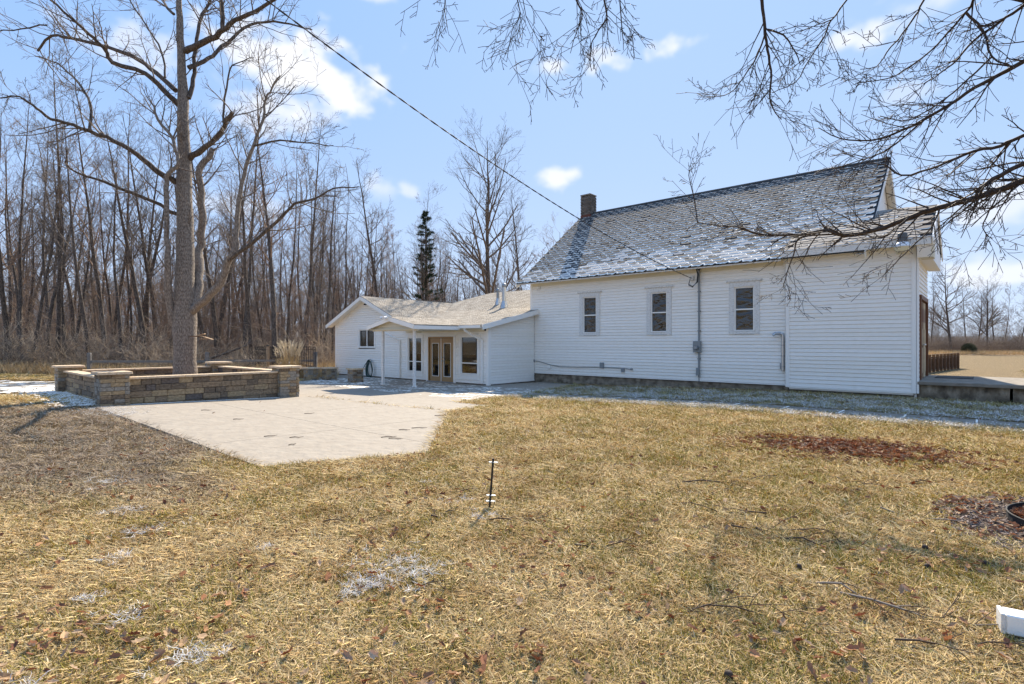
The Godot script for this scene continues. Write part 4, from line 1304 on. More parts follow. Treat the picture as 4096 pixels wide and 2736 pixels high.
	part(pg, "blades", st.mesh(), M.tinted)
	part(pg, "plumes", pl.mesh(), M.tinted)

# ---------- trees ----------
func limb_points(flat_: Array) -> Array:
	var p := PackedVector3Array()
	var r := PackedFloat32Array()
	for i in range(0, flat_.size(), 4):
		p.append(Vector3(flat_[i], flat_[i + 1], flat_[i + 2]))
		r.append(flat_[i + 3])
	return [p, r]
# smooth a hand-placed limb and roughen it a little
func refine(p: PackedVector3Array, r: PackedFloat32Array, sub: int, wob: float) -> Array:
	var op := PackedVector3Array()
	var orr := PackedFloat32Array()
	for i in p.size() - 1:
		var a := p[maxi(i - 1, 0)]
		var d := p[mini(i + 2, p.size() - 1)]
		for k in sub:
			var t := float(k) / sub
			var q := p[i].cubic_interpolate(p[i + 1], a, d, t)
			if k > 0: q += rv() * wob
			op.append(q)
			orr.append(lerpf(r[i], r[i + 1], t) * (1.0 + rng.randf_range(-0.05, 0.05)))
	op.append(p[p.size() - 1]); orr.append(r[r.size() - 1])
	return [op, orr]
# a twig or branch with side shoots; o = {n: shoots by level, wob, up, rmin, ratio, spread}
func sprout(mb: MB, p: Vector3, dir: Vector3, ln: float, r: float, lev: int, o: Dictionary) -> void:
	var seg := 2 if lev == 0 else (3 if lev == 1 else 5)
	var pts := PackedVector3Array([p])
	var rad := PackedFloat32Array([r])
	var r1 := maxf(r * 0.4, o.rmin)
	var d := dir
	for i in seg:
		d = (d + rv() * o.wob + Vector3(0, o.up, 0)).normalized()
		p += d * ln / seg
		pts.append(p)
		rad.append(lerpf(r, r1, (i + 1.0) / seg))
	mb.tube(pts, rad, 5 if r > 0.04 else (4 if r > 0.015 else 3))
	if lev <= 0: return
	var n: int = o.n[lev - 1]
	for k in n:
		var t := lerpf(0.22, 0.98, (k + rng.randf()) / n)
		var f := t * seg
		var i := mini(int(f), seg - 1)
		var q := pts[i].lerp(pts[i + 1], f - i)
		var ax := pts[i + 1] - pts[i]
		var side := ax.cross(rv() + Vector3(0.01, 0, 0)).normalized()
		var cd: Vector3 = (ax.normalized() * (1.0 - o.spread * 0.5) + side * o.spread).normalized()
		sprout(mb, q, cd, ln * rng.randf_range(0.3, 0.62) * (1.15 - 0.45 * t) * o.ratio, maxf(lerpf(rad[i], rad[i + 1], f - i) * 0.62, o.rmin), lev - 1, o)
func forest_tree(hgt: float, r0: float, kind: int, sd: int) -> Array:
	rng.seed = sd
	var tr := MB.new()
	var cr := MB.new()
	var pts := PackedVector3Array()
	var rad := PackedFloat32Array()
	var p := Vector3(0, -0.2, 0)
	var d := Vector3(rng.randf_range(-0.06, 0.06), 1, rng.randf_range(-0.06, 0.06)).normalized()
	var n := 12
	for i in n + 1:
		pts.append(p)
		var f := float(i) / n
		rad.append(maxf(r0 * (1.0 - f * 0.93) * (1.25 if i == 0 else 1.0), 0.012))
		d = (d + Vector3(rng.randfn() * 0.045, 0.05, rng.randfn() * 0.045)).normalized()
		p += d * hgt / n
	tr.tube(pts, rad, 8)
	var o := {"n": [3, 5, 5], "wob": 0.13, "up": 0.09, "rmin": 0.0045, "ratio": 1.0, "spread": 0.62}
	var first := 0.38
	var count := 24
	var blen := hgt * 0.2
	var ang := 0.75
	if kind == 1:      # spreading old tree
		first = 0.22; count = 26; blen = hgt * 0.36; ang = 0.95
	elif kind == 2:    # slim pole with short side shoots
		first = 0.3; count = 26; blen = hgt * 0.13; ang = 0.6
	elif kind == 3:    # brushy whip
		first = 0.15; count = 26; blen = hgt * 0.22; ang = 0.5
	for k in count:
		var f := lerpf(first, 0.99, (k + rng.randf()) / count) * n
		var i := mini(int(f), n - 1)
		var q := pts[i].lerp(pts[i + 1], f - i)
		var a := rng.randf() * TAU
		var dir := (Vector3(cos(a), 0, sin(a)) * ang + Vector3(0, rng.randf_range(0.35, 1.0), 0)).normalized()
		var t := f / n
		sprout(cr, q, dir, blen * rng.randf_range(0.55, 1.1) * (1.25 - 0.75 * t), maxf(lerpf(rad[i], rad[i + 1], f - i) * (0.62 if kind == 1 else 0.42), 0.012), 3 if kind == 1 or rng.randf() < 0.4 else 2, o)
	for k in 7:        # dead snags low on the trunk
		var f := rng.randf_range(0.08, 0.4) * n
		var i := int(f)
		var a := rng.randf() * TAU
		sprout(cr, pts[i].lerp(pts[i + 1], f - i), Vector3(cos(a), rng.randf_range(-0.2, 0.4), sin(a)).normalized(), rng.randf_range(0.8, 2.4), 0.016, 1, o)
	return [tr.mesh(), cr.mesh()]
func bearing_x(col: float, d: float) -> float:   # east-west place of a trunk on a survey bearing, at distance d
	return (col - 1173.5) / 1232.0 * d
func build_big_tree() -> void:
	rng.seed = 99
	var base := Vector3(-10.5, ground_y(-10.5, -17.3), -17.3)
	var t := thing("planter_tree", "large grey bare tree growing inside the stone planter", "tree", Transform3D(Basis(), base))
	var twigs := MB.new()
	var o := {"n": [3, 4, 4], "wob": 0.17, "up": 0.07, "rmin": 0.0045, "ratio": 1.0, "spread": 0.66}
	for l in BIG_TREE_LIMBS:
		var pr := limb_points(l[1])
		var pts: PackedVector3Array = pr[0]
		var rad: PackedFloat32Array = pr[1]
		for i in pts.size(): pts[i] -= base
		var trunk: bool = l[0] == "trunk"
		var rf := refine(pts, rad, 3, 0.012 if trunk else 0.03)
		if trunk:
			rf[1][0] *= 1.12
			rf[0][0] += Vector3(0, -0.1, 0)
		var mb := MB.new()
		mb.tube(rf[0], rf[1], 16 if trunk else 9, true)
		part(t, "trunk" if trunk else "limb", mb.mesh(), M.bark if trunk or l[0] == "S" else M.bark_dark)
		var ps: PackedVector3Array = rf[0]
		var rs: PackedFloat32Array = rf[1]
		var tot := 0.0
		for i in ps.size() - 1: tot += ps[i].distance_to(ps[i + 1])
		var cnt := int(tot * (0.7 if trunk else 2.6)) + 3
		for k in cnt:
			var f := lerpf(0.3 if trunk else 0.18, 1.0, pow(rng.randf(), 0.8)) * (ps.size() - 1)
			var i := mini(int(f), ps.size() - 2)
			var ax := (ps[i + 1] - ps[i]).normalized()
			var side := ax.cross(rv()).normalized()
			var dir := (ax * 0.55 + side * 0.8 + Vector3(0, 0.25, 0)).normalized()
			var rr := minf(rs[i] * 0.5, 0.022)
			sprout(twigs, ps[i].lerp(ps[i + 1], f - i), dir, rng.randf_range(0.5, 1.7) * (0.7 if trunk else 1.0), rr, 2, o)
	part(t, "crown", twigs.mesh(), M.twig)
	# bird feeder hung on the trunk
	var bf := thing("bird_feeder", "small brown wooden feeder hanging on the planter tree trunk", "bird feeder", Transform3D(Basis(Vector3.UP, 0.3), Vector3(-9.75, 2.0, -17.1)))
	part(bf, "tray", softbox(Vector3(0, -0.1, 0), Vector3(0.3, 0.03, 0.2), 0.005), M.wood_post)
	var mb := MB.new()
	mb.bar(Vector3(-0.2, 0.02, 0), Vector3(0.2, -0.12, 0), 0.26, 0.02); mb.bar(Vector3(-0.2, 0.02, 0), Vector3(-0.02, 0.06, 0), 0.26, 0.02)
	part(bf, "roof", mb.mesh(), M.wood_post)
	mb = MB.new()
	mb.bar(Vector3(-0.45, -0.02, -0.05), Vector3(0, -0.02, 0), 0.03, 0.03)
	part(bf, "bracket", mb.mesh(), M.fence_wood)
func build_maple() -> void:
	rng.seed = 123
	var base := Vector3(6.9, ground_y(6.9, -5.9), -5.9)
	var t := thing("maple_tree", "dark bare maple whose branches hang over the church roof", "tree", Transform3D(Basis(), base))
	var twigs := MB.new()
	var o := {"n": [3, 3, 4], "wob": 0.15, "up": 0.02, "rmin": 0.0033, "ratio": 0.95, "spread": 0.7}
	var mb := MB.new()
	var tp := PackedVector3Array([Vector3(0, -0.2, 0), Vector3(0.02, 0.6, 0), Vector3(0.0, 2.0, 0.05), Vector3(-0.05, 3.6, 0), Vector3(0.05, 5.4, 0.0), Vector3(0, 7.5, 0.1), Vector3(0.1, 10.5, 0)])
	mb.tube(tp, PackedFloat32Array([0.52, 0.38, 0.33, 0.3, 0.26, 0.18, 0.05]), 16)
	part(t, "trunk", mb.mesh(), M.bark)
	# main boughs from the trunk out to the drawn branches
	var boughs := [
		[Vector3(-0.1, 2.9, 0), Vector3(-0.5, 3.1, -0.05), 0.13, 0.09],
	]
	for l in MAPLE_LIMBS:
		var pr := limb_points(l[1])
		var pts: PackedVector3Array = pr[0]
		var rad: PackedFloat32Array = pr[1]
		for i in pts.size(): pts[i] -= base
		for i in rad.size(): rad[i] *= 0.74
		# branches that reach the right edge are carried on to the trunk
		if pts[0].x > -1.2 and l[0] in ["A", "B", "C", "D"] and rad[0] > 0.018:
			var root_y := clampf(pts[0].y - 0.25, 1.5, 8.0)
			pts.insert(0, Vector3(-0.1, root_y, 0)); rad.insert(0, rad[0] * 1.3)
		var rf := refine(pts, rad, 3, 0.008)
		mb = MB.new()
		mb.tube(rf[0], rf[1], 8, true)
		part(t, "limb", mb.mesh(), M.maple)
		var ps: PackedVector3Array = rf[0]
		var rs: PackedFloat32Array = rf[1]
		var tot := 0.0
		for i in ps.size() - 1: tot += ps[i].distance_to(ps[i + 1])
		var hang: bool = l[0] in ["H", "I"]
		o.up = -0.05 if hang else 0.0
		var cnt := int(tot * (9.0 if hang else 9.0)) + 3
		for k in cnt:
			var f := lerpf(0.12, 1.0, rng.randf()) * (ps.size() - 1)
			var i := mini(int(f), ps.size() - 2)
			var ax := (ps[i + 1] - ps[i]).normalized()
			var side := ax.cross(rv()).normalized()
			var dir := (ax * 0.8 + side * 0.7).normalized()
			sprout(twigs, ps[i].lerp(ps[i + 1], f - i), dir, rng.randf_range(0.2, 0.8), minf(rs[i] * 0.5, 0.013), 2 if rng.randf() < 0.6 else 1, o)
	# bough above the picture from which the hanging sprays come
	for q in [[Vector3(0, 5.2, 0), Vector3(-2.5, 6.1, -0.5), Vector3(-5.0, 6.25, -0.9), Vector3(-7.2, 6.3, -1.0), Vector3(-8.6, 6.2, -0.9)], [Vector3(0, 6.0, 0), Vector3(-1.6, 6.3, -0.5), Vector3(-3.2, 6.3, -0.8), Vector3(-4.2, 6.35, -0.8)]]:
		mb = MB.new()
		mb.tube(refine(PackedVector3Array(q), PackedFloat32Array([0.16, 0.12, 0.09, 0.06, 0.03].slice(0, q.size())), 3, 0.02)[0], refine(PackedVector3Array(q), PackedFloat32Array([0.16, 0.12, 0.09, 0.06, 0.03].slice(0, q.size())), 3, 0.0)[1], 8)
		part(t, "limb", mb.mesh(), M.maple)
	var o2 := {"n": [3, 4, 4], "wob": 0.16, "up": 0.06, "rmin": 0.005, "ratio": 1.0, "spread": 0.62}
	for k in 9:
		var f := rng.randf_range(3.0, 5.9)
		var i := int(f)
		var a := rng.randf_range(-0.9, 2.2)
		sprout(twigs, tp[i].lerp(tp[i + 1], f - i), Vector3(cos(a), 0.9, sin(a)).normalized(), rng.randf_range(2.0, 3.6), 0.06, 3, o2)
	part(t, "crown", twigs.mesh(), M.maple)
func build_woods() -> void:
	var kinds := [[15.0, 0.15, 0, 1], [17.0, 0.185, 0, 2], [14.0, 0.1, 2, 3], [13.0, 0.085, 2, 4], [15.5, 0.23, 1, 5], [11.0, 0.065, 3, 6], [16.0, 0.13, 0, 7], [12.0, 0.055, 3, 8], [17.5, 0.27, 1, 9]]
	var meshes := []
	for k in kinds: meshes.append(forest_tree(k[0], k[1], k[2], 500 + k[3]))
	rng.seed = 2024
	# trunks that stand at the edge of the wood, then those behind them
	var spots := []
	for q in [[25, 31, 1], [48, 30.5, 6], [75, 29.5, 2], [104, 33, 0], [130, 31, 6], [150, 32, 0], [168, 33, 2], [205, 29.5, 6], [242, 31, 0], [283, 32, 6], [300, 35, 3], [340, 33.5, 1], [362, 36, 0], [500, 34, 0], [520, 36, 2], [560, 33, 6], [577, 30.5, 0], [632, 30, 1], [655, 34, 2], [700, 35, 6], [722, 37, 3], [745, 39, 0], [760, 41, 3]]:
		spots.append([bearing_x(q[0], q[1]), -q[1], q[2]])
	for i in 96:
		var col := rng.randf_range(-60, 1010)
		var d := rng.randf_range(35, 62) if col < 760 else rng.randf_range(44, 66)
		spots.append([bearing_x(col, d), -d, [0, 1, 2, 3, 5, 6, 7, 0, 6, 2][rng.randi() % 10]])
	var ords := ["first", "second", "third", "fourth", "fifth", "sixth", "seventh", "eighth", "ninth", "tenth", "eleventh", "twelfth", "thirteenth"]
	var labels := ["slender bare tree standing in the woods at left", "small brushy bare tree standing in the woods at left", "old spreading bare tree at the edge of the woods"]
	var nth := 0
	for s in spots:
		var k: int = s[2]
		var lb := ""
		if nth < 13: lb = "bare trunk at the front of the woods, %s from the left edge" % ords[nth]
		elif nth < 23: lb = "bare trunk at the front of the woods, %s right of the planter tree" % ords[nth - 13]
		nth += 1
		var which := 2 if k in [4, 8] else (1 if k in [5, 7] else 0)
		var sc := rng.randf_range(0.85, 1.12)
		var t := thing("woodland_tree", lb if lb else labels[which], "tree", Transform3D(Basis(Vector3.UP, rng.randf() * TAU) * Basis.from_scale(Vector3(sc, sc * rng.randf_range(0.92, 1.08), sc)), on_ground(s[0], s[1])), ["slender trees of the woods", "brushy trees of the woods", "spreading trees of the woods"][which])
		part(t, "trunk", meshes[k][0], M.bark_dark)
		part(t, "crown", meshes[k][1], M.twig if rng.randf() < 0.6 else M.twig_warm)
	# far wood as one mass
	var far := [[], [], []]
	for i in 560:
		var col := rng.randf_range(-350, 1180)
		var d := rng.randf_range(62, 125)
		var sc := rng.randf_range(0.8, 1.1)
		far[i % 3].append(Transform3D(Basis(Vector3.UP, rng.randf() * TAU) * Basis.from_scale(Vector3(sc, sc, sc)), on_ground(bearing_x(col, d), -d)))
	for k in 3:
		var src: Array = meshes[[0, 2, 7][k]]
		var am: ArrayMesh = src[1].duplicate()
		am.add_surface_from_arrays(Mesh.PRIMITIVE_TRIANGLES, src[0].surface_get_arrays(0))
		am.surface_set_material(0, M.twig); am.surface_set_material(1, M.bark_dark)
		many(self, "far_woods", am, far[k], [], ["distant grey mass of bare trees deep in the woods", "distant bare saplings deep in the woods", "distant brushy growth deep in the woods"][k], "woods")
	# thicket of saplings under the trees
	var thick := [[], []]
	for i in 420:
		var col := rng.randf_range(-120, 790)
		var d := rng.randf_range(33, 64) if col < 745 else rng.randf_range(46, 66)
		var sc := rng.randf_range(0.28, 0.6)
		thick[i % 2].append(Transform3D(Basis(Vector3.UP, rng.randf() * TAU) * Basis.from_scale(Vector3(sc * 1.25, sc, sc * 1.25)), on_ground(bearing_x(col, d), -d)))
	for k in 2:
		var tm: ArrayMesh = meshes[[5, 7][k]][1].duplicate()
		tm.surface_set_material(0, [M.twig_warm, M.twig][k])
		many(self, "sapling_thicket", tm, thick[k], [], ["brown sapling thicket between the woodland trunks", "grey sapling thicket between the woodland trunks"][k], "thicket")
	# trees seen over the annex roof
	for q in [[1120, 45, 8, 1.06, "tall spreading bare tree behind the annex flue pipes"], [1190, 52, 1, 1.05, "narrow dark bare tree to the right of the tall one"], [1215, 56, 0, 0.95, "bare tree just left of the church roof"], [958, 46, 4, 0.72, "crooked bare tree left of the dark pine"], [1030, 50, 6, 0.75, "thin bare tree between the pine and the tall tree"], [1070, 58, 2, 0.8, "small bare tree low behind the annex roof"], [905, 50, 7, 1.0, "brushy bare tree behind the annex ridge"], [870, 48, 3, 0.95, "slim bare tree above the annex gable"]]:
		var t := thing("bare_tree", q[4], "tree", Transform3D(Basis(Vector3.UP, q[0] * 0.1) * Basis.from_scale(Vector3.ONE * q[3]), on_ground(bearing_x(q[0], q[1]), -q[1])))
		part(t, "trunk", meshes[q[2]][0], M.bark_dark)
		part(t, "crown", meshes[q[2]][1], M.twig)
	# oak still holding brown leaves
	var oak := thing("brown_leaf_oak", "oak with withered brown leaves beside the church roof", "tree", Transform3D(Basis.from_scale(Vector3.ONE * 0.84), on_ground(bearing_x(1268, 54), -54)))
	part(oak, "trunk", meshes[4][0], M.bark_dark)
	part(oak, "crown", meshes[4][1], M.twig_warm)
	part(oak, "leaves", leaf_cloud(meshes[4][1], 2600, 5.0, 14.0, Color(0.2, 0.115, 0.06), 0.075), M.leafy)
	var lit := thing("brown_leaf_sapling", "young tree with pale brown leaves in the woods", "tree", Transform3D(Basis.from_scale(Vector3(0.8, 0.5, 0.8)), on_ground(bearing_x(330, 35), -35)))
	part(lit, "trunk", meshes[5][0], M.bark_dark)
	part(lit, "crown", meshes[5][1], M.twig_warm)
	part(lit, "leaves", leaf_cloud(meshes[5][1], 420, 3.0, 9.5, Color(0.42, 0.22, 0.12), 0.07), M.leafy)
	# pine
	rng.seed = 77
	var pine := thing("pine_tree", "dark green narrow pine behind the annex roof", "tree", Transform3D(Basis(), on_ground(bearing_x(975, 47), -47)))
	var tr := MB.new()
	tr.tube(PackedVector3Array([Vector3(0, -0.2, 0), Vector3(0.1, 6, 0), Vector3(0, 13.2, 0)]), PackedFloat32Array([0.2, 0.14, 0.02]), 8)
	part(pine, "trunk", tr.mesh(), M.bark_dark)
	var nd := MB.new()
	nd.colored = true
	for k in 130:
		var y := lerpf(3.4, 13.2, pow(rng.randf(), 0.8))
		var a := rng.randf() * TAU
		var ln := lerpf(2.0, 0.35, (y - 3.4) / 9.8) * rng.randf_range(0.5, 1.1)
		var d := Vector3(cos(a), rng.randf_range(-0.1, 0.35), sin(a)).normalized()
		nd.col = Color(0.07, 0.05, 0.035)
		nd.tube(PackedVector3Array([Vector3(0, y, 0), Vector3(0, y, 0) + d * ln]), PackedFloat32Array([0.025, 0.008]), 3)
		for j in 10:
			var q := Vector3(0, y, 0) + d * ln * lerpf(0.35, 1.02, rng.randf())
			for i in 9:
				var e := (d * 0.6 + rv()).normalized() * rng.randf_range(0.14, 0.28)
				var s := rng.randf_range(0.7, 1.3)
				nd.col = Color(0.035 * s, 0.06 * s, 0.028 * s)
				nd.tube(PackedVector3Array([q, q + e]), PackedFloat32Array([0.014, 0.006]), 3)
	part(pine, "needles", nd.mesh(), M.tinted)
	# trees beyond the meadow at right
	var rt := [[2180, 74, 4, 0.82, "forked bare tree rising beyond the meadow at right"], [2132, 80, 6, 0.8, "bare tree beside the church entrance corner, far off"], [2215, 88, 0, 0.8, "slim far tree behind the round cedar bush"], [2262, 78, 8, 0.62, "low spreading bare tree right of the cedar bush"], [2300, 82, 5, 0.95, "brushy far tree near the right edge"], [2338, 80, 6, 0.78, "dark upright far tree at the right edge"], [2280, 90, 1, 0.68, "thin far tree in the hedge line at right"], [2155, 92, 7, 0.9, "brushy far tree behind the forked one"], [2240, 96, 4, 0.68, "round crowned far tree behind the meadow"], [2390, 86, 4, 0.75, "far tree just past the right edge"]]
	for q in rt:
		var t := thing("meadow_tree", q[4], "tree", Transform3D(Basis(Vector3.UP, q[0] * 0.37) * Basis.from_scale(Vector3.ONE * q[3]), on_ground(bearing_x(q[0], q[1]), -q[1])), "trees beyond the meadow")
		part(t, "trunk", meshes[q[2]][0], M.bark_dark)
		part(t, "crown", meshes[q[2]][1], M.twig if q[2] != 5 else M.twig_warm)
	var hedge := []
	for i in 200:
		var d := rng.randf_range(88, 135)
		var col := rng.randf_range(1950, 2700)
		var sc := rng.randf_range(0.35, 0.8)
		hedge.append(Transform3D(Basis(Vector3.UP, rng.randf() * TAU) * Basis.from_scale(Vector3(sc * 1.4, sc, sc * 1.4)), on_ground(bearing_x(col, d), -d)))
	var hm: ArrayMesh = meshes[7][1].duplicate()
	hm.surface_set_material(0, M.twig)
	many(self, "far_hedge", hm, hedge, [], "distant grey hedge line beyond the meadow at right", "hedge")
	# trees behind the viewer that the window panes mirror
	for i in 16:
		var k: int = [0, 1, 4, 6, 8][i % 5]
		var a := -1.25 + i * 0.165
		var d := 26.0 + 9.0 * ((i * 7) % 5) / 4.0
		var t := thing("roadside_tree", "bare roadside tree behind the viewer, mirrored in the windows", "tree", Transform3D(Basis(Vector3.UP, i * 1.3), on_ground(sin(a) * d, cos(a) * d)), "roadside trees behind the viewer")
		part(t, "trunk", meshes[k][0], M.bark_dark)
		part(t, "crown", meshes[k][1], M.twig)
	# round cedar bush
	var cb := thing("cedar_bush", "small round dark green cedar bush in the meadow", "bush", Transform3D(Basis(), on_ground(bearing_x(2221, 70), -70)))
	var cm := MB.new()
	cm.colored = true
	for i in 2600:
		var q := rv().normalized() * rng.randf_range(0.35, 0.8)
		q.y = absf(q.y + 0.65)
		var s := rng.randf_range(0.6, 1.3)
		cm.col = Color(0.06 * s, 0.07 * s, 0.03 * s)
		cm.tube(PackedVector3Array([q, q + (q - Vector3(0, 0.6, 0) + rv()).normalized() * 0.16]), PackedFloat32Array([0.02, 0.006]), 3)
	part(cb, "foliage", cm.mesh(), M.tinted)
	var cs := MB.new()
	cs.tube(PackedVector3Array([Vector3(0, -0.1, 0), Vector3(0, 0.5, 0)]), PackedFloat32Array([0.08, 0.04]), 6)
	part(cb, "stem", cs.mesh(), M.bark_dark)
	# undergrowth
	var brush: Array = []
	for v in 3:
		rng.seed = 640 + v
		var bm := MB.new()
		var o := {"n": [3, 4], "wob": 0.22, "up": 0.03, "rmin": 0.005, "ratio": 1.1, "spread": 0.75}
		for i in 9:
			var a := rng.randf() * TAU
			sprout(bm, Vector3(cos(a), 0, sin(a)) * 0.3 * rng.randf(), Vector3(cos(a) * 0.6, 1, sin(a) * 0.6).normalized(), rng.randf_range(0.6, 2.2), 0.009, 2, o)
		brush.append(bm.mesh(M.tinted))
	rng.seed = 88
	for v in 3:
		var xf := []
		var cc := []
		for i in 420:
			var col := rng.randf_range(-60, 1180)
			var d := rng.randf_range(27.5, 60) if col < 745 else rng.randf_range(44, 75)
			if col < 745 and col > 640 and d < 31: d += 5
			var sc := rng.randf_range(0.6, 1.4)
			xf.append(Transform3D(Basis(Vector3.UP, rng.randf() * TAU) * Basis.from_scale(Vector3(sc, sc * rng.randf_range(0.6, 1.1), sc)), on_ground(bearing_x(col, d), -d - 0.4)))
			var s := rng.randf_range(0.7, 1.3)
			cc.append([Color(0.34 * s, 0.26 * s, 0.18 * s), Color(0.22 * s, 0.165 * s, 0.125 * s), Color(0.42 * s, 0.33 * s, 0.23 * s)][rng.randi() % 3])
		for i in 130:
			var d := rng.randf_range(72, 92)
			xf.append(Transform3D(Basis(Vector3.UP, rng.randf() * TAU) * Basis.from_scale(Vector3(1.4, 1.1, 1.4)), on_ground(bearing_x(rng.randf_range(2080, 2480), d), -d)))
			cc.append(Color(0.22, 0.165, 0.12))
		many(self, "undergrowth", brush[v], xf, cc, ["tangled brown brush under the bare trees", "dry twiggy undergrowth along the woods edge", "pale bramble stems between the trunks"][v], "undergrowth")
	# fallen logs in the wood
	for q in [[Vector3(-15.2, 0.15, -29.0), Vector3(-12.4, 1.3, -30.5), 0.1, "dark fallen log leaning behind the planter"], [Vector3(-17.8, 0.2, -28.6), Vector3(-14.8, 1.6, -30.0), 0.08, "leaning dead branch left of the fallen log"], [Vector3(-9.8, 0.15, -29.5), Vector3(-13.4, 0.9, -31.0), 0.09, "fallen log lying near the pampas grass"]]:
		var t := thing("fallen_log", q[3], "log", Transform3D(Basis(), q[0]))
		var lm := MB.new()
		var d: Vector3 = q[1] - q[0]
		lm.tube(PackedVector3Array([Vector3.ZERO, d * 0.35 + rv() * 0.06, d * 0.7 + rv() * 0.06, d]), PackedFloat32Array([q[2], q[2] * 0.9, q[2] * 0.7, q[2] * 0.4]), 8, true)
		part(t, "stem", lm.mesh(), M.bark_dark)
		var tw := MB.new()
		for i in 6: sprout(tw, d * rng.randf(), (d.normalized() + rv()).normalized(), 1.0, 0.02, 1, {"n": [3], "wob": 0.2, "up": 0.0, "rmin": 0.006, "ratio": 1.0, "spread": 0.7})
		part(t, "snags", tw.mesh(), M.twig)
# withered leaves hung on the ends of a crown's twigs
func leaf_cloud(crown: ArrayMesh, n: int, y0: float, y1: float, c: Color, size: float) -> ArrayMesh:
	var vs: PackedVector3Array = crown.surface_get_arrays(0)[Mesh.ARRAY_VERTEX]
	var mb := MB.new()
	mb.colored = true
	for i in n:
		var q := vs[rng.randi() % vs.size()]
		if q.y < y0 or q.y > y1: continue
		var u := rv().normalized() * size
		var w := u.cross(rv()).normalized() * size * 0.6
		var s := rng.randf_range(0.6, 1.4)
		mb.col = Color(c.r * s, c.g * s, c.b * s)
		mb.poly([q, q + u * 0.6 + w, q + u * 1.6, q + u * 0.7 - w], u.cross(w))
	return mb.mesh()

# ---------- lawn ----------
func blade_tuft(sd: int, n: int, l0: float, l1: float, e0: float, e1: float, wd: float, spread: float) -> ArrayMesh:
	var r := RandomNumberGenerator.new()
	r.seed = sd
	var mb := MB.new()
	mb.colored = true
	for i in n:
		var a := r.randf() * TAU
		var el := r.randf_range(e0, e1)
		var ln := r.randf_range(l0, l1)
		var o := Vector3(r.randf_range(-1, 1), 0, r.randf_range(-1, 1)) * spread
		var d := Vector3(cos(a) * cos(el), sin(el), sin(a) * cos(el))
		var w := d.cross(Vector3.UP).normalized() * wd * r.randf_range(0.6, 1.3)
		var roll := Basis(d, r.randf_range(-0.5, 0.5))
		w = roll * w
		var mid := o + d * ln * 0.55
		var tip := mid + (d + Vector3(r.randf_range(-0.3, 0.3), r.randf_range(-0.55, 0.1), r.randf_range(-0.3, 0.3))).normalized() * ln * 0.45
		tip.y = maxf(tip.y, 0.003)
		var s := r.randf_range(0.5, 1.4)
		mb.col = Color(s, s * r.randf_range(0.95, 1.02), s * r.randf_range(0.85, 1.05))
		var out := (Vector3.UP + d * 0.2)
		mb.poly([o - w * 0.5, o + w * 0.5, mid + w * 0.5, mid - w * 0.5], out)
		mb.poly([mid - w * 0.5, mid + w * 0.5, tip], out)
	return mb.mesh(M.straw)
func leaf_mesh(sd: int) -> ArrayMesh:
	var r := RandomNumberGenerator.new()
	r.seed = sd
	var mb := MB.new()
	mb.colored = true
	# a dry lobed leaf, curled along its midrib
	var rim := []
	var n := 14
	var fold := r.randf_range(0.25, 0.6)
	var bend := r.randf_range(-0.25, 0.35)
	for i in n:
		var a := TAU * i / n
		var rad := (1.0 if i % 2 == 0 else r.randf_range(0.55, 0.85)) * r.randf_range(0.7, 1.1)
		var x := cos(a) * rad * 1.15
		var z := sin(a) * rad * 0.58
		rim.append(Vector3(x, fold * absf(z) + bend * x * x + r.randf_range(0.0, 0.12) + 0.05, z))
	for i in n:
		var s := r.randf_range(0.75, 1.2)
		mb.col = Color(s, s, s)
		mb.poly([Vector3(0, 0.04, 0), rim[i], rim[(i + 1) % n]], Vector3.UP)
	return mb.mesh(M.leafy)
func lump_mesh(sd: int) -> ArrayMesh:
	var r := RandomNumberGenerator.new()
	r.seed = sd
	var mb := MB.new()
	var top := Vector3(0, 0.5, 0)
	var a0 := []
	var b0 := []
	for i in 8:
		var a := TAU * i / 8
		a0.append(Vector3(cos(a), 0, sin(a)) * r.randf_range(0.7, 1.3))
		b0.append(Vector3(cos(a) * 0.55, r.randf_range(0.3, 0.5), sin(a) * 0.55) * r.randf_range(0.8, 1.2))
	for i in 8:
		var j := (i + 1) % 8
		mb.poly([a0[i], a0[j], b0[j], b0[i]], a0[i] + a0[j] + Vector3.UP)
		mb.poly([b0[i], b0[j], top], Vector3.UP)
	return mb.mesh(M.snow)
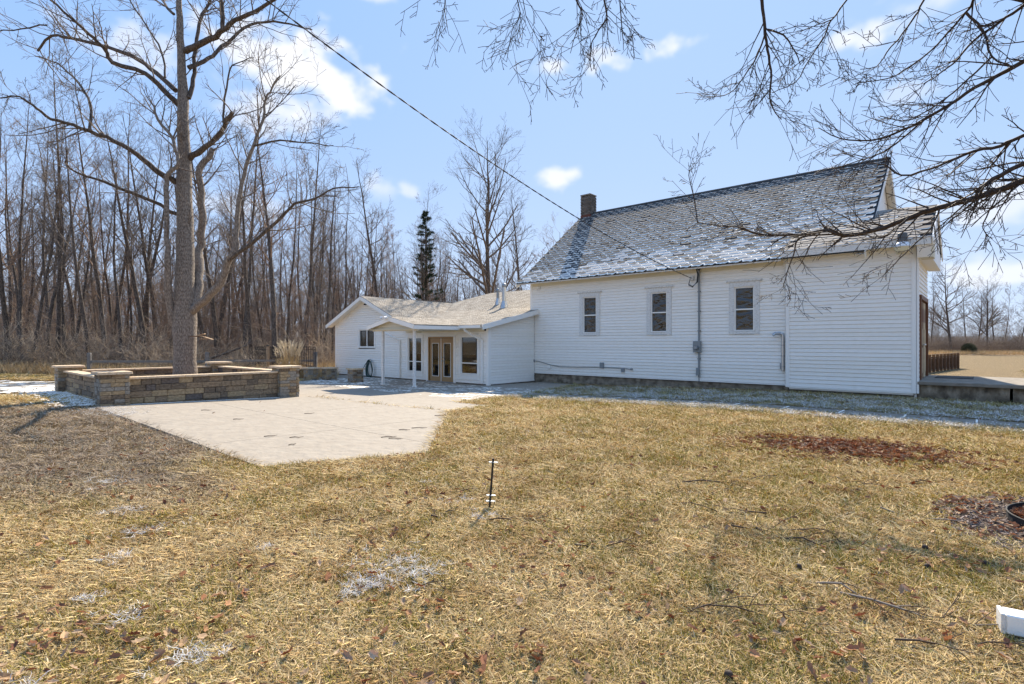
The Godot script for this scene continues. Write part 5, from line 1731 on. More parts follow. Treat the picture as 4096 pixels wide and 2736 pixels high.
func build_lawn() -> void:
	rng.seed = 31337
	var paving := [sp_poly(SLAB), sp_poly(PATIO)]
	var planter := sp_poly([[-6.65, -15.75], [-0.72, -15.75], [-0.72, -10.65], [-6.65, -10.65]])
	var hueN := FastNoiseLite.new()
	hueN.seed = 8; hueN.frequency = 0.35; hueN.fractal_octaves = 4
	var patchN := FastNoiseLite.new()
	patchN.seed = 18; patchN.frequency = 0.9; patchN.fractal_octaves = 3
	var tufts := []
	for v in 4: tufts.append(blade_tuft(40 + v, 12, 0.05, 0.12, 0.02, 0.42, 0.0042, 0.035))
	for v in 3: tufts.append(blade_tuft(60 + v, 10, 0.035, 0.07, 0.25, 0.95, 0.0036, 0.03))
	var xf := []
	var cc := []
	for v in tufts.size():
		xf.append([]); cc.append([])
	var total := 250000
	for i in total:
		var d := 1.7 * pow(30.0 / 1.7, rng.randf())
		var x := rng.randf_range(-1.08, 1.08) * d + rng.randf_range(-0.6, 0.6)
		var z := -d
		var q := sp_of(x, z)
		var q2 := Vector2(x, z)
		if q.y > -0.02 and q.x > -0.3 and q.x < 16.8: continue
		if q.y > -3.0 and q.x < 0.5: continue
		var edge := 0.0
		var skip := false
		for pv in paving:
			if Geometry2D.is_point_in_polygon(q2, pv): skip = true
		if skip or Geometry2D.is_point_in_polygon(q2, planter): continue
		if q.x > 3.5 and q.y > -5.28 and q.y < -4.42: continue
		if x < -12.2 and z < -15.5 and z > -22.3: continue
		var hn := hueN.get_noise_2d(x * 2.0, z * 2.0)
		var pn := patchN.get_noise_2d(x * 2.0, z * 2.0)
		var mul := Vector2(x - 4.85, z + 4.4).length() < 0.95 + pn * 0.35
		if mul: continue
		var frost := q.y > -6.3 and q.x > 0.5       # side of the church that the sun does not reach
		var bare_shade := smoothstep(-2.6, -4.6, x + 0.28 * (d - 6.0) + hn * 1.2) * smoothstep(14.5, 12.0, d) * smoothstep(4.0, 6.6, d)  # thinned dead grass, tinted grey partly for the tree crown's soft shade
		if rng.randf() < bare_shade * 0.72: continue
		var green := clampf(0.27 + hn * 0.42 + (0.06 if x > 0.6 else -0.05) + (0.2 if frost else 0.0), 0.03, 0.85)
		var v := rng.randi() % 4
		var c: Color
		var s := rng.randf_range(0.5, 1.45)
		if rng.randf() < green:
			v = 4 + rng.randi() % 3
			c = Color(0.24, 0.215, 0.055).lerp(Color(0.42, 0.35, 0.1), rng.randf())
		else:
			c = Color(0.62, 0.45, 0.2).lerp(Color(0.78, 0.65, 0.4), rng.randf()).lerp(Color(0.36, 0.22, 0.095), clampf(pn * 1.3 + rng.randf() * 0.45 - 0.12, 0, 1))
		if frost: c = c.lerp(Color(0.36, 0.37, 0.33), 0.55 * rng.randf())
		if bare_shade > 0.2: c = c.lerp(Color(0.3, 0.25, 0.21), bare_shade * 0.8)
		var k := clampf(0.72 + d / 7.5, 0.85, 3.4) * rng.randf_range(0.75, 1.25)
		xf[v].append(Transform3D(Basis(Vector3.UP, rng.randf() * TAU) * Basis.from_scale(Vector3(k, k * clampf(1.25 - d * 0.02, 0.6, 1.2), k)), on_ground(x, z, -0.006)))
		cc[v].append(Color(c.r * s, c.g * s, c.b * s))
	# grass whitened by the last snow, in scraps and in the church's shade
	for q in [[-0.75, -3.75, 0.24, 75], [-0.95, -3.5, 0.12, 60], [-9.2, -12.4, 0.5, 260], [-8.6, -11.6, 0.4, 160], [-3.0, -4.5, 0.12, 22], [-2.9, -3.9, 0.1, 16], [-2.2, -3.1, 0.1, 14], [-1.6, -2.7, 0.1, 20], [-3.6, -5.0, 0.14, 20], [-0.6, -5.3, 0.12, 14], [-0.27, -4.85, 0.08, 14], [-4.6, -6.0, 0.2, 24], [-2.3, -2.45, 0.1, 16], [0.7, -9.4, 0.3, 24], [-1.0, -6.0, 0.1, 8], [-2.6, -3.3, 0.06, 10], [-1.9, -4.1, 0.05, 6]]:
		for i in int(q[3] * 0.9):
			var x: float = q[0] + rng.randfn() * q[2] * 0.8
			var z: float = q[1] + rng.randfn() * q[2] * 0.62
			white(xf, cc, x, z, rng.randf_range(0.55, 1.0))
	for i in 16000:
		var s := rng.randf_range(0.6, 20.0)
		var p := rng.randf_range(-6.1, -0.8)
		if p > -5.28 and p < -4.42: continue
		if s < 3.5: continue
		var w := C0 + LA * s + PA * p
		var n := hueN.get_noise_2d(w.x * 3.0, w.z * 3.0) + 0.5 * patchN.get_noise_2d(w.x * 4, w.z * 4)
		if rng.randf() > clampf(0.16 + n * 1.6 + (0.25 if p < -3.2 else -0.1) + 0.012 * s, 0.02, 0.9): continue
		white(xf, cc, w.x, w.z, rng.randf_range(1.3, 2.6))
	var nm := ["matted straw grass of the winter lawn", "dry straw grass lying across the lawn", "blond dead grass tufts over the lawn", "pale flattened grass stems on the lawn", "green grass blades showing through the straw", "short olive green grass tufts in the lawn", "young green grass shoots in the lawn"]
	for v in tufts.size(): many(self, "lawn_grass", tufts[v], xf[v], cc[v], nm[v], "grass")
	# tan hay tufts at the edge of the wood and in the meadow
	var hay := blade_tuft(83, 26, 0.3, 0.8, 0.7, 1.4, 0.012, 0.18)
	var hx_ := []
	var hc := []
	for i in 7000:
		var col := rng.randf_range(-80, 770)
		var d := rng.randf_range(26.2, 40)
		if i % 3 == 0:
			col = rng.randf_range(2080, 2500); d = rng.randf_range(66, 88)
		var sc := rng.randf_range(0.5, 1.2)
		hx_.append(Transform3D(Basis(Vector3.UP, rng.randf() * TAU) * Basis.from_scale(Vector3(sc, sc * 0.9, sc)), on_ground(bearing_x(col, d), -d)))
		var s := rng.randf_range(0.7, 1.2)
		hc.append(Color(0.66 * s, 0.51 * s, 0.31 * s))
	many(self, "meadow_grass", hay, hx_, hc, "tall tan dead grass at the woods edge and meadow", "grass")
	# leaves strewn over the lawn, and a drift of them
	var lm := [leaf_mesh(1), leaf_mesh(2), leaf_mesh(3)]
	var lx := [[], [], []]
	var lc := [[], [], []]
	for i in 9000:
		var d := 1.8 * pow(22.0 / 1.8, rng.randf())
		var x := rng.randf_range(-1.05, 1.05) * d
		var q := sp_of(x, -d)
		if q.y > -0.05 and q.x > -0.3: continue
		if Geometry2D.is_point_in_polygon(Vector2(x, -d), planter): continue
		var paved := Geometry2D.is_point_in_polygon(Vector2(x, -d), paving[0]) or Geometry2D.is_point_in_polygon(Vector2(x, -d), paving[1])
		if paved and rng.randf() < 0.985: continue
		var near := patchN.get_noise_2d(x * 0.8 + 40, d * 0.8)
		if rng.randf() > 0.22 + near * 0.9: continue
		leaf(lx, lc, x, -d, 0.045 if not paved else 0.03, rng.randf_range(0.014, 0.04))
	many(self, "fallen_leaves", lm[0], lx[0], lc[0], "dry brown leaves strewn over the lawn", "leaves")
	many(self, "fallen_leaves", lm[1], lx[1], lc[1], "curled russet leaves strewn over the lawn", "leaves")
	many(self, "fallen_leaves", lm[2], lx[2], lc[2], "pale tan leaves strewn over the lawn", "leaves")
	lx = [[], [], []]; lc = [[], [], []]
	for i in 11000:
		var a := rng.randf() * TAU
		var rr := sqrt(rng.randf()) * 1.25
		var x := 4.95 + cos(a) * rr * 1.35 + sin(a) * rr * 0.45
		var z := -8.0 + cos(a) * rr * 0.75 - sin(a) * rr * 1.05 * 0.85
		if rng.randf() < clampf((rr - 0.35) * 1.5 - patchN.get_noise_2d(x * 3.0, z * 3.0) * 1.3 + 0.12, 0.12, 0.96): continue
		leaf(lx, lc, x, z, 0.025 + 0.05 * rng.randf() * clampf(1.1 - rr, 0, 1), rng.randf_range(0.028, 0.055))
	for i in 1500:      # leaves caught along the church wall
		var s := rng.randf_range(2.6, 10.6)
		var w := C0 + LA * s + PA * (-0.08 - absf(rng.randfn()) * 0.16)
		leaf(lx, lc, w.x, w.z, 0.03, rng.randf_range(0.03, 0.055))
	many(self, "leaf_drift", lm[0], lx[0], lc[0], "drift of red brown leaves on the lawn right of centre", "leaves")
	many(self, "leaf_drift", lm[1], lx[1], lc[1], "curled red brown leaves heaped in the drift", "leaves")
	many(self, "leaf_drift", lm[2], lx[2], lc[2], "lighter brown leaves in the drift", "leaves")
	# remains of snow: in the shade of the church, by the planter, and scraps in the grass
	var sn := [lump_mesh(1), lump_mesh(2)]
	var sx := [[], []]
	for i in 14000:
		var s := rng.randf_range(0.4, 20.0)
		var p := rng.randf_range(-6.0, -0.7)
		var w := C0 + LA * s + PA * p
		var n := hueN.get_noise_2d(w.x * 3.0, w.z * 3.0) + 0.5 * patchN.get_noise_2d(w.x * 4, w.z * 4)
		if rng.randf() > clampf(0.1 + n * 1.5 + (0.25 if p < -3.2 else -0.12) + 0.012 * s, 0.02, 0.9): continue
		var on_walk := p > -5.28 and p < -4.42
		if on_walk and rng.randf() < 0.85: continue
		if s < 3.4 and rng.randf() < 0.8: continue
		var k := rng.randf_range(0.005, 0.017)
		sx[i % 2].append(Transform3D(Basis(Vector3.UP, rng.randf() * TAU) * Basis.from_scale(Vector3(k * 1.5, k * 0.7, k)), on_ground(w.x, w.z, 0.035 + rng.randf() * 0.035)))
	for i in 26:        # snow packed in the walk's joints
		var s := 3.55 + 1.16 * (i % 14)
		for j in 7:
			var w := C0 + LA * (s - 0.01) + PA * (-5.22 + 0.11 * j + rng.randf() * 0.05)
			sx[0].append(Transform3D(HB * Basis.from_scale(Vector3(0.022, 0.014, 0.07)), on_ground(w.x, w.z, 0.028)))
	for i in 5200:      # patio in the porch's shade
		var s := rng.randf_range(-8.5, 3.2)
		var p := rng.randf_range(-7.4, -3.3)
		var w := C0 + LA * s + PA * p
		var n := hueN.get_noise_2d(w.x * 1.5 + 9, w.z * 5.0) + 0.4 * patchN.get_noise_2d(w.x * 2, w.z * 7)
		if n < 0.12 or p < -7.3: continue
		var k := rng.randf_range(0.015, 0.05)
		sx[i % 2].append(Transform3D(HB * Basis.from_scale(Vector3(k * 2.2, k * 0.12, k)), on_ground(w.x, w.z, 0.019)))
	for i in 5200:      # north foot of the planter wall
		var w := C0 + LA * rng.randf_range(-8.5, -0.9) + PA * (-15.45 - absf(rng.randfn()) * 0.45)
		var n := patchN.get_noise_2d(w.x * 2.0, w.z * 2.0)
		if rng.randf() > 0.55 + n: continue
		var k := rng.randf_range(0.012, 0.045)
		sx[i % 2].append(Transform3D(Basis(Vector3.UP, rng.randf() * TAU) * Basis.from_scale(Vector3(k * 1.6, k * 0.5, k)), on_ground(w.x, w.z, 0.02 + 0.03 * rng.randf())))
	for i in 900:       # along the foot of the front wall
		var w := C0 + LA * (-0.82 + absf(rng.randfn()) * 0.03) + PA * rng.randf_range(-15.2, -11.2)
		sx[i % 2].append(Transform3D(HB * Basis.from_scale(Vector3(0.02, 0.012, 0.03)), on_ground(w.x, w.z, 0.023)))
	for i in 1500:      # icy path at far left
		var x := rng.randf_range(-24, -13.0)
		var z := rng.randf_range(-21.5, -15.6)
		var n := hueN.get_noise_2d(x * 1.2, z * 2.6)
		if n < 0.0: continue
		var k := rng.randf_range(0.05, 0.16)
		sx[i % 2].append(Transform3D(Basis(Vector3.UP, rng.randf() * TAU) * Basis.from_scale(Vector3(k * 1.6, k * 0.16, k)), on_ground(x, z, 0.022)))
	many(self, "snow_remains", sn[0], sx[0], [], "thin remains of snow lying in the grass", "snow")
	many(self, "snow_remains", sn[1], sx[1], [], "scattered scraps of old snow in shade", "snow")
func white(xf: Array, cc: Array, x: float, z: float, k: float) -> void:
	var v := rng.randi() % 7
	xf[v].append(Transform3D(Basis(Vector3.UP, rng.randf() * TAU) * Basis.from_scale(Vector3(k * 0.8, k, k * 0.8)), on_ground(x, z, 0.03)))
	var s := rng.randf_range(0.6, 0.85)
	cc[v].append(Color(s, s, s))
func leaf(lx: Array, lc: Array, x: float, z: float, lift: float, k: float) -> void:
	var v := rng.randi() % 3
	lx[v].append(Transform3D(Basis(Vector3.UP, rng.randf() * TAU) * Basis(Vector3.RIGHT, rng.randfn() * 0.45) * Basis(Vector3.FORWARD, rng.randfn() * 0.35) * Basis.from_scale(Vector3(k, k, k)), on_ground(x, z, lift)))
	var s := rng.randf_range(0.65, 1.35)
	var c: Color = [Color(0.25, 0.125, 0.068), Color(0.33, 0.19, 0.105), Color(0.43, 0.29, 0.17), Color(0.2, 0.1, 0.06), Color(0.46, 0.33, 0.21)][rng.randi() % 5]
	lc[v].append(Color(c.r * s, c.g * s, c.b * s))

# ---------- small things on the ground ----------
func build_small_things() -> void:
	rng.seed = 606
	# stake with plates
	var t := thing("marker_stake", "thin black steel stake with small plates in the lawn", "stake", Transform3D(Basis(Vector3.UP, 0.2) * Basis(Vector3.FORWARD, 0.075), on_ground(-0.215, -5.12)))
	part(t, "shaft", softbox(Vector3(0, 0.22, 0), Vector3(0.019, 0.54, 0.012), 0.002), M.black)
	for yy in [0.455, 0.14, 0.085]: part(t, "plate", softbox(Vector3(0.005, yy, 0.0), Vector3(0.088, 0.005, 0.045), 0.001), M.steel_dull)
	part(t, "hook", boxm(Vector3(0.042, 0.05, 0), Vector3(0.006, 0.08, 0.012)), M.black)
	# white post lying at the right edge
	var d := Vector3(0.8, 0, 0.5).normalized()
	t = thing("vinyl_post", "white square vinyl post lying on the grass at lower right", "post", Transform3D(Basis(d, Vector3.UP, d.cross(Vector3.UP)), on_ground(2.68, -2.96)))
	part(t, "shaft", softbox(Vector3(0.72, 0.075, 0.0), Vector3(1.4, 0.105, 0.115), 0.006), M.trim)
	part(t, "end_cap", softbox(Vector3(0.01, 0.075, 0.0), Vector3(0.02, 0.11, 0.12), 0.004), M.trim_old)
	# mulch ring
	var o := PackedVector2Array()
	for i in 26:
		var a := TAU * i / 26
		var r := 1.0 + rng.randf_range(-0.12, 0.12)
		o.append(Vector2(4.85 + cos(a) * r * 1.0, -4.4 + sin(a) * r))
	struct("mulch_bed", sheet(o, 0.4, 0.022), M.mulch)
	t = thing("garden_edging", "black plastic edging ring in the mulch bed at right", "edging", Transform3D(Basis(), on_ground(4.9, -4.5)))
	var mb := MB.new()
	for i in 36:
		var a := TAU * i / 36
		var b := TAU * (i + 1) / 36
		mb.bar(Vector3(cos(a) * 0.56, 0.045, sin(a) * 0.56), Vector3(cos(b) * 0.56, 0.045, sin(b) * 0.56), 0.006, 0.08)
	part(t, "band", mb.mesh(), M.rubber)
	var bead := PackedVector3Array()
	var br := PackedFloat32Array()
	for i in 37:
		bead.append(Vector3(cos(TAU * i / 36) * 0.56, 0.088, sin(TAU * i / 36) * 0.56)); br.append(0.008)
	mb = MB.new()
	mb.tube(bead, br, 6)
	part(t, "bead", mb.mesh(), M.rubber)
	var lx := [[], [], []]
	var lc := [[], [], []]
	for i in 1500:
		var a := rng.randf() * TAU
		var r := sqrt(rng.randf()) * (0.54 if i < 900 else 1.1)
		leaf(lx, lc, 4.9 + cos(a) * r, -4.48 + sin(a) * r, 0.04 + 0.05 * float(i < 900) * rng.randf(), rng.randf_range(0.02, 0.045))
	many(self, "bed_leaves", leaf_mesh(2), lx[0] + lx[1] + lx[2], lc[0] + lc[1] + lc[2], "brown leaves lying in the mulch bed", "leaves")
	var chips := []
	var ccol := []
	var chip := boxm(Vector3.ZERO, Vector3(0.045, 0.006, 0.009))
	chip.surface_set_material(0, M.tinted)
	for i in 2600:
		var a := rng.randf() * TAU
		var r := sqrt(rng.randf()) * 1.12
		chips.append(Transform3D(Basis(Vector3.UP, rng.randf() * TAU) * Basis(Vector3.FORWARD, rng.randfn() * 0.3) * Basis.from_scale(Vector3.ONE * rng.randf_range(0.5, 1.4)), on_ground(4.85 + cos(a) * r, -4.4 + sin(a) * r, 0.03)))
		var s := rng.randf_range(0.5, 1.6)
		ccol.append(Color(0.2 * s, 0.15 * s, 0.125 * s))
	many(self, "mulch_chips", chip, chips, ccol, "dark wood chips of the mulch bed", "mulch")
	# sticks on the slab
	var places := [[-4.02, -8.95, 0.24, 0.3, "short dark stick left of the middle of the slab"], [-3.55, -8.85, 0.26, 0.1, "bent twig near the middle of the slab"], [-2.05, -8.95, 0.3, 0.2, "dark stick in the right half of the slab"], [-1.9, -8.8, 0.3, -0.2, "twig lying just behind the dark stick on the slab"], [-1.72, -10.0, 0.34, 0.1, "long stick at the right edge of the slab"], [-1.95, -9.75, 0.25, -0.1, "thin twig beside the long stick on the slab"], [-3.35, -8.2, 0.13, 0.5, "small brown bark scrap near the slab's front tip"], [-1.6, -12.0, 0.3, 0.1, "small stick near the slab's back corner"], [-7.1, -12.5, 0.3, 0.0, "small stick in front of the planter pillar"], [-4.6, -12.2, 0.25, 0.2, "tiny twig in the middle of the slab by the planter"], [-5.6, -11.0, 0.25, 0.0, "tiny twig left on the bare slab"]]
	for q in places:
		t = thing("stick", q[4], "stick", Transform3D(Basis(Vector3.UP, q[3]), on_ground(q[0], q[1], 0.032)), "sticks on the slab")
		mb = MB.new()
		var l: float = q[2] * 0.85
		mb.tube(PackedVector3Array([Vector3(-l * 0.5, 0, 0), Vector3(-l * 0.15, 0.006, rng.randf_range(-0.02, 0.02)), Vector3(l * 0.2, 0.002, rng.randf_range(-0.02, 0.02)), Vector3(l * 0.5, 0.008, rng.randf_range(-0.03, 0.03))]), PackedFloat32Array([0.006, 0.0065, 0.005, 0.0025]), 6, true)
		mb.tube(PackedVector3Array([Vector3(l * 0.1, 0.003, 0), Vector3(l * 0.3, 0.01, 0.04)]), PackedFloat32Array([0.006, 0.003]), 4)
		part(t, "stem", mb.mesh(), M.stick)
	# fallen branches on the lawn
	var falls := [[2.5, -6.1, 1.2, 0.15, 0.012, "long fallen branch right of centre, behind the other twigs"], [1.95, -5.05, 0.8, 2.6, 0.012, "forked dark twig lying in the lawn right of centre"], [2.35, -4.5, 1.0, 0.0, 0.01, "thin horizontal branch in the lawn right of centre"], [2.3, -4.25, 0.75, -0.85, 0.013, "dark slanting branch below the thin horizontal one"], [1.3, -3.1, 0.95, -0.25, 0.009, "curved twig in the foreground grass right of centre"], [2.15, -3.35, 0.55, -0.75, 0.012, "pale thick stick in the foreground at right"], [2.45, -3.1, 0.95, -0.55, 0.011, "grey stick pointing at the white vinyl post"], [2.35, -2.78, 0.7, -0.2, 0.009, "dark stick under the end of the white vinyl post"], [0.75, -4.15, 0.55, 0.2, 0.008, "leafy twig in the lawn near the centre"], [3.95, -5.9, 0.7, -0.9, 0.008, "twiggy branch standing up near the mulch bed"], [4.6, -6.0, 0.6, -0.2, 0.01, "branch lying behind the mulch bed"], [-0.42, -5.6, 0.4, -0.1, 0.009, "short dark stick left of the steel stake"], [0.05, -4.75, 0.55, 0.05, 0.009, "straight dark stick right below the steel stake"], [-1.35, -4.75, 0.6, 0.15, 0.007, "thin long twig left of the steel stake"], [-0.62, -4.9, 0.3, 0.9, 0.014, "crooked bark piece left of the steel stake"], [3.8, -4.75, 0.9, -0.6, 0.011, "grey branch crossing the mulch bed"], [-0.5, -3.45, 0.4, -0.6, 0.006, "thin dark twig by the snow patch"]]
	var i2 := 0
	for q in falls:
		t = thing("fallen_branch", q[5], "branch", Transform3D(Basis(Vector3.UP, q[3]), on_ground(q[0], q[1], 0.012)), "fallen branches on the lawn")
		mb = MB.new()
		var l: float = q[2]
		var pts := PackedVector3Array()
		var rr := PackedFloat32Array()
		for i in 7:
			var f := i / 6.0
			pts.append(Vector3((f - 0.5) * l, 0.02 + 0.025 * sin(f * 9.0 + i2), 0.05 * l * sin(f * 5.0 + i2 * 2.0) + rng.randfn() * 0.012)); rr.append(lerpf(q[4] * 0.7, q[4] * 0.22, f))
		mb.tube(pts, rr, 6, true)
		part(t, "stem", mb.mesh(), M.stick_grey if i2 in [5, 6, 15] else M.stick)
		mb = MB.new()
		for i in 5:
			var k := 1 + (i + i2) % 5
			sprout(mb, pts[k], Vector3(0.8, rng.randf_range(0.05, 0.5), rng.randf_range(-1, 1)).normalized(), l * rng.randf_range(0.15, 0.4), rr[k] * 0.6, 1, {"n": [2], "wob": 0.2, "up": -0.05, "rmin": 0.0022, "ratio": 1.0, "spread": 0.6})
		part(t, "side_twigs", mb.mesh(), M.stick)
		i2 += 1
	# walnuts
	for q in [[1.02, -2.53, "dark round walnut lying in the foreground grass"], [2.0, -3.75, "walnut lying beside the fallen twigs"], [3.15, -4.1, "walnut lying left of the mulch bed"], [2.9, -3.75, "walnut lying in the grass below the mulch bed"], [3.35, -3.8, "pair-sized walnut lying near the mulch bed edge"]]:
		t = thing("walnut", q[2], "walnut", Transform3D(Basis(), on_ground(q[0], q[1], 0.03)), "walnuts in the grass")
		mb = MB.new()
		mb.lathe(Vector3.ZERO, [Vector2(0.0, -0.02), Vector2(0.017, -0.012), Vector2(0.022, 0.003), Vector2(0.017, 0.018), Vector2(0.006, 0.024), Vector2(0.0, 0.023)], 14)
		part(t, "shell", mb.mesh(), M.walnut)

# limbs as x, y, z, radius
const BIG_TREE_LIMBS := [
	["trunk", [-10.51, 0.5, -17.3, 0.37, -10.51, 0.94, -17.3, 0.338, -10.52, 1.7, -17.3, 0.322, -10.52, 2.43, -17.3, 0.354, -10.53, 3.39, -17.3, 0.29, -10.52, 4.28, -17.3, 0.274, -10.52, 4.9, -17.3, 0.257, -10.52, 5.75, -17.3, 0.238, -10.55, 6.88, -17.3, 0.219, -10.55, 7.73, -17.3, 0.199, -10.58, 8.57, -17.3, 0.18, -10.58, 9.42, -17.3, 0.16, -10.62, 10.27, -17.3, 0.141, -10.64, 10.83, -17.3, 0.121, -10.69, 11.96, -17.3, 0.102, -10.72, 12.81, -17.3, 0.082, -10.77, 14.22, -17.3, 0.063, -10.66, 15.63, -17.3, 0.044, -10.83, 16.76, -17.3, 0.024]],
	["L", [-10.72, 9.42, -17.3, 0.089, -11.07, 9.81, -17.05, 0.079, -11.45, 10.19, -16.8, 0.07, -12.31, 10.41, -16.55, 0.062, -12.39, 10.74, -16.3, 0.053, -12.67, 11.02, -16.05, 0.045, -13.04, 11.39, -15.8, 0.037, -13.34, 11.69, -15.55, 0.029, -13.58, 11.98, -15.3, 0.021]],
	["L", [-10.83, 9.9, -17.3, 0.08, -11.47, 10.46, -17.59, 0.075, -12.18, 11.04, -17.87, 0.069, -13.15, 11.58, -18.16, 0.063, -14.2, 12, -18.44, 0.056, -15.4, 12.4, -18.73, 0.05, -16.28, 12.63, -19.01, 0.043, -17.03, 12.25, -19.3, 0.036]],
	["L", [-10.78, 6.94, -17.3, 0.097, -10.98, 7.04, -17, 0.087, -11.28, 7.33, -16.7, 0.078, -11.45, 7.53, -16.4, 0.07, -11.92, 7.81, -16.1, 0.061, -12.42, 8.01, -15.8, 0.053, -12.89, 8.12, -15.5, 0.045, -13.19, 8.2, -15.2, 0.038, -13.27, 8.36, -14.9, 0.03, -13.38, 8.47, -14.6, 0.023, -13.62, 8.29, -14.3, 0.017]],
	["L", [-12.32, 7.97, -15.7, 0.044, -12.38, 8.56, -15.82, 0.038, -12.69, 9.24, -15.94, 0.033, -13.1, 9.71, -16.06, 0.027, -13.67, 10.19, -16.18, 0.021, -14.46, 10.47, -16.3, 0.015]],
	["L", [-10.78, 5.92, -17.3, 0.064, -11.41, 6.27, -16.9, 0.054, -11.95, 6.48, -16.5, 0.045, -12.55, 6.71, -16.1, 0.035, -12.91, 6.87, -15.7, 0.026, -12.68, 7.24, -15.3, 0.018]],
	["S", [-10.68, 2.04, -17.3, 0.137, -10.83, 2.49, -17.13, 0.12, -10.86, 3.35, -16.97, 0.103, -10.78, 4.45, -16.8, 0.086, -10.79, 5.36, -16.8, 0.078, -10.8, 6.56, -16.77, 0.071, -10.68, 7.07, -16.74, 0.065, -10.36, 7.36, -16.71, 0.058, -10.45, 7.73, -16.69, 0.051, -10.54, 8.16, -16.66, 0.044, -10.96, 8.69, -16.63, 0.038, -11.05, 9.11, -16.6, 0.031]],
	["R", [-10.5, 11.17, -17.3, 0.105, -9.97, 11.25, -17.09, 0.094, -9.35, 11.35, -16.87, 0.084, -8.96, 11.47, -16.66, 0.074, -8.47, 11.65, -16.44, 0.064, -7.78, 11.76, -16.23, 0.055, -7.1, 11.99, -16.01, 0.046, -6.29, 12.16, -15.8, 0.037]],
	["R", [-8.93, 11.41, -16.6, 0.069, -8.95, 12.04, -16.6, 0.058, -8.98, 12.36, -16.6, 0.046, -9.1, 13.45, -16.6, 0.035]],
	["R", [-10.41, 9.65, -17.3, 0.072, -10.37, 10.35, -17.47, 0.066, -10.44, 11.12, -17.63, 0.06, -10.39, 12.08, -17.8, 0.054, -10.37, 12.76, -17.97, 0.047, -10.17, 13.34, -18.13, 0.041, -10.09, 14.34, -18.3, 0.034]],
	["R", [-10.41, 10.63, -17.3, 0.072, -10.09, 10.98, -17.59, 0.065, -9.79, 11.48, -17.87, 0.058, -9.42, 12.08, -18.16, 0.051, -8.96, 12.69, -18.44, 0.043, -8.31, 12.98, -18.73, 0.035, -7.56, 12.97, -19.01, 0.027, -7.17, 13.01, -19.3, 0.018]],
	["R", [-10.38, 7.7, -17.3, 0.097, -9.84, 7.89, -17.05, 0.086, -9.37, 8.05, -16.8, 0.076, -8.85, 8.44, -16.55, 0.066, -8.48, 8.77, -16.3, 0.057]],
	["R", [-8.8, 8.49, -16.4, 0.034, -8.83, 9.28, -16.5, 0.029, -8.72, 10.2, -16.6, 0.023, -8.55, 10.46, -16.7, 0.017, -8.05, 10.68, -16.8, 0.012]],
	["S", [-10.29, 2.91, -17.3, 0.161, -10.24, 3.63, -17.57, 0.15, -10.37, 4.38, -17.83, 0.138, -10.55, 4.9, -18.1, 0.126, -10.45, 5.64, -18.1, 0.118, -10.48, 6.83, -18.15, 0.11, -10.57, 7.68, -18.2, 0.102, -10.24, 8.11, -18.25, 0.093, -10.18, 8.37, -18.3, 0.085]],
	["S", [-10.43, 2.68, -17.3, 0.145, -10.08, 2.91, -17.18, 0.136, -9.69, 3.17, -17.06, 0.127, -9.22, 3.61, -16.94, 0.118, -8.93, 4.23, -16.82, 0.11, -8.6, 4.66, -16.7, 0.101, -8.55, 5.34, -16.7, 0.07, -8.4, 6.41, -16.61, 0.062, -8.19, 7.19, -16.53, 0.055, -7.88, 7.86, -16.44, 0.048, -7.57, 8.58, -16.36, 0.04, -7.46, 9.13, -16.27, 0.033, -7.23, 9.46, -16.19, 0.026, -6.93, 9.78, -16.1, 0.019]],
	["R", [-7.86, 7.79, -16.4, 0.034, -6.96, 7.87, -16.17, 0.026, -6.08, 7.7, -15.93, 0.019, -5.22, 7.54, -15.7, 0.011]],
	["R", [-8.93, 4.27, -16.8, 0.07, -8.28, 4.67, -16.59, 0.062, -7.69, 5, -16.37, 0.053, -6.95, 5.54, -16.16, 0.045, -6.45, 5.91, -15.94, 0.037, -5.74, 6.01, -15.73, 0.029, -5.16, 6.23, -15.51, 0.022, -4.34, 6.22, -15.3, 0.014]],
	["L", [-10.89, 12.36, -17.3, 0.048, -11.33, 12.79, -17.63, 0.04, -11.66, 13.23, -17.97, 0.031, -12.06, 14.16, -18.3, 0.021]],
	["L", [-11.17, 10.32, -17.3, 0.032, -11.39, 11.08, -17.55, 0.03, -11.84, 11.85, -17.8, 0.027, -12.3, 12.46, -18.05, 0.024, -13.01, 13.44, -18.3, 0.021]],
	["L", [-14.09, 11.4, -16.3, 0.023, -14.66, 11.15, -16.05, 0.019, -15.05, 10.95, -15.8, 0.015]],
]
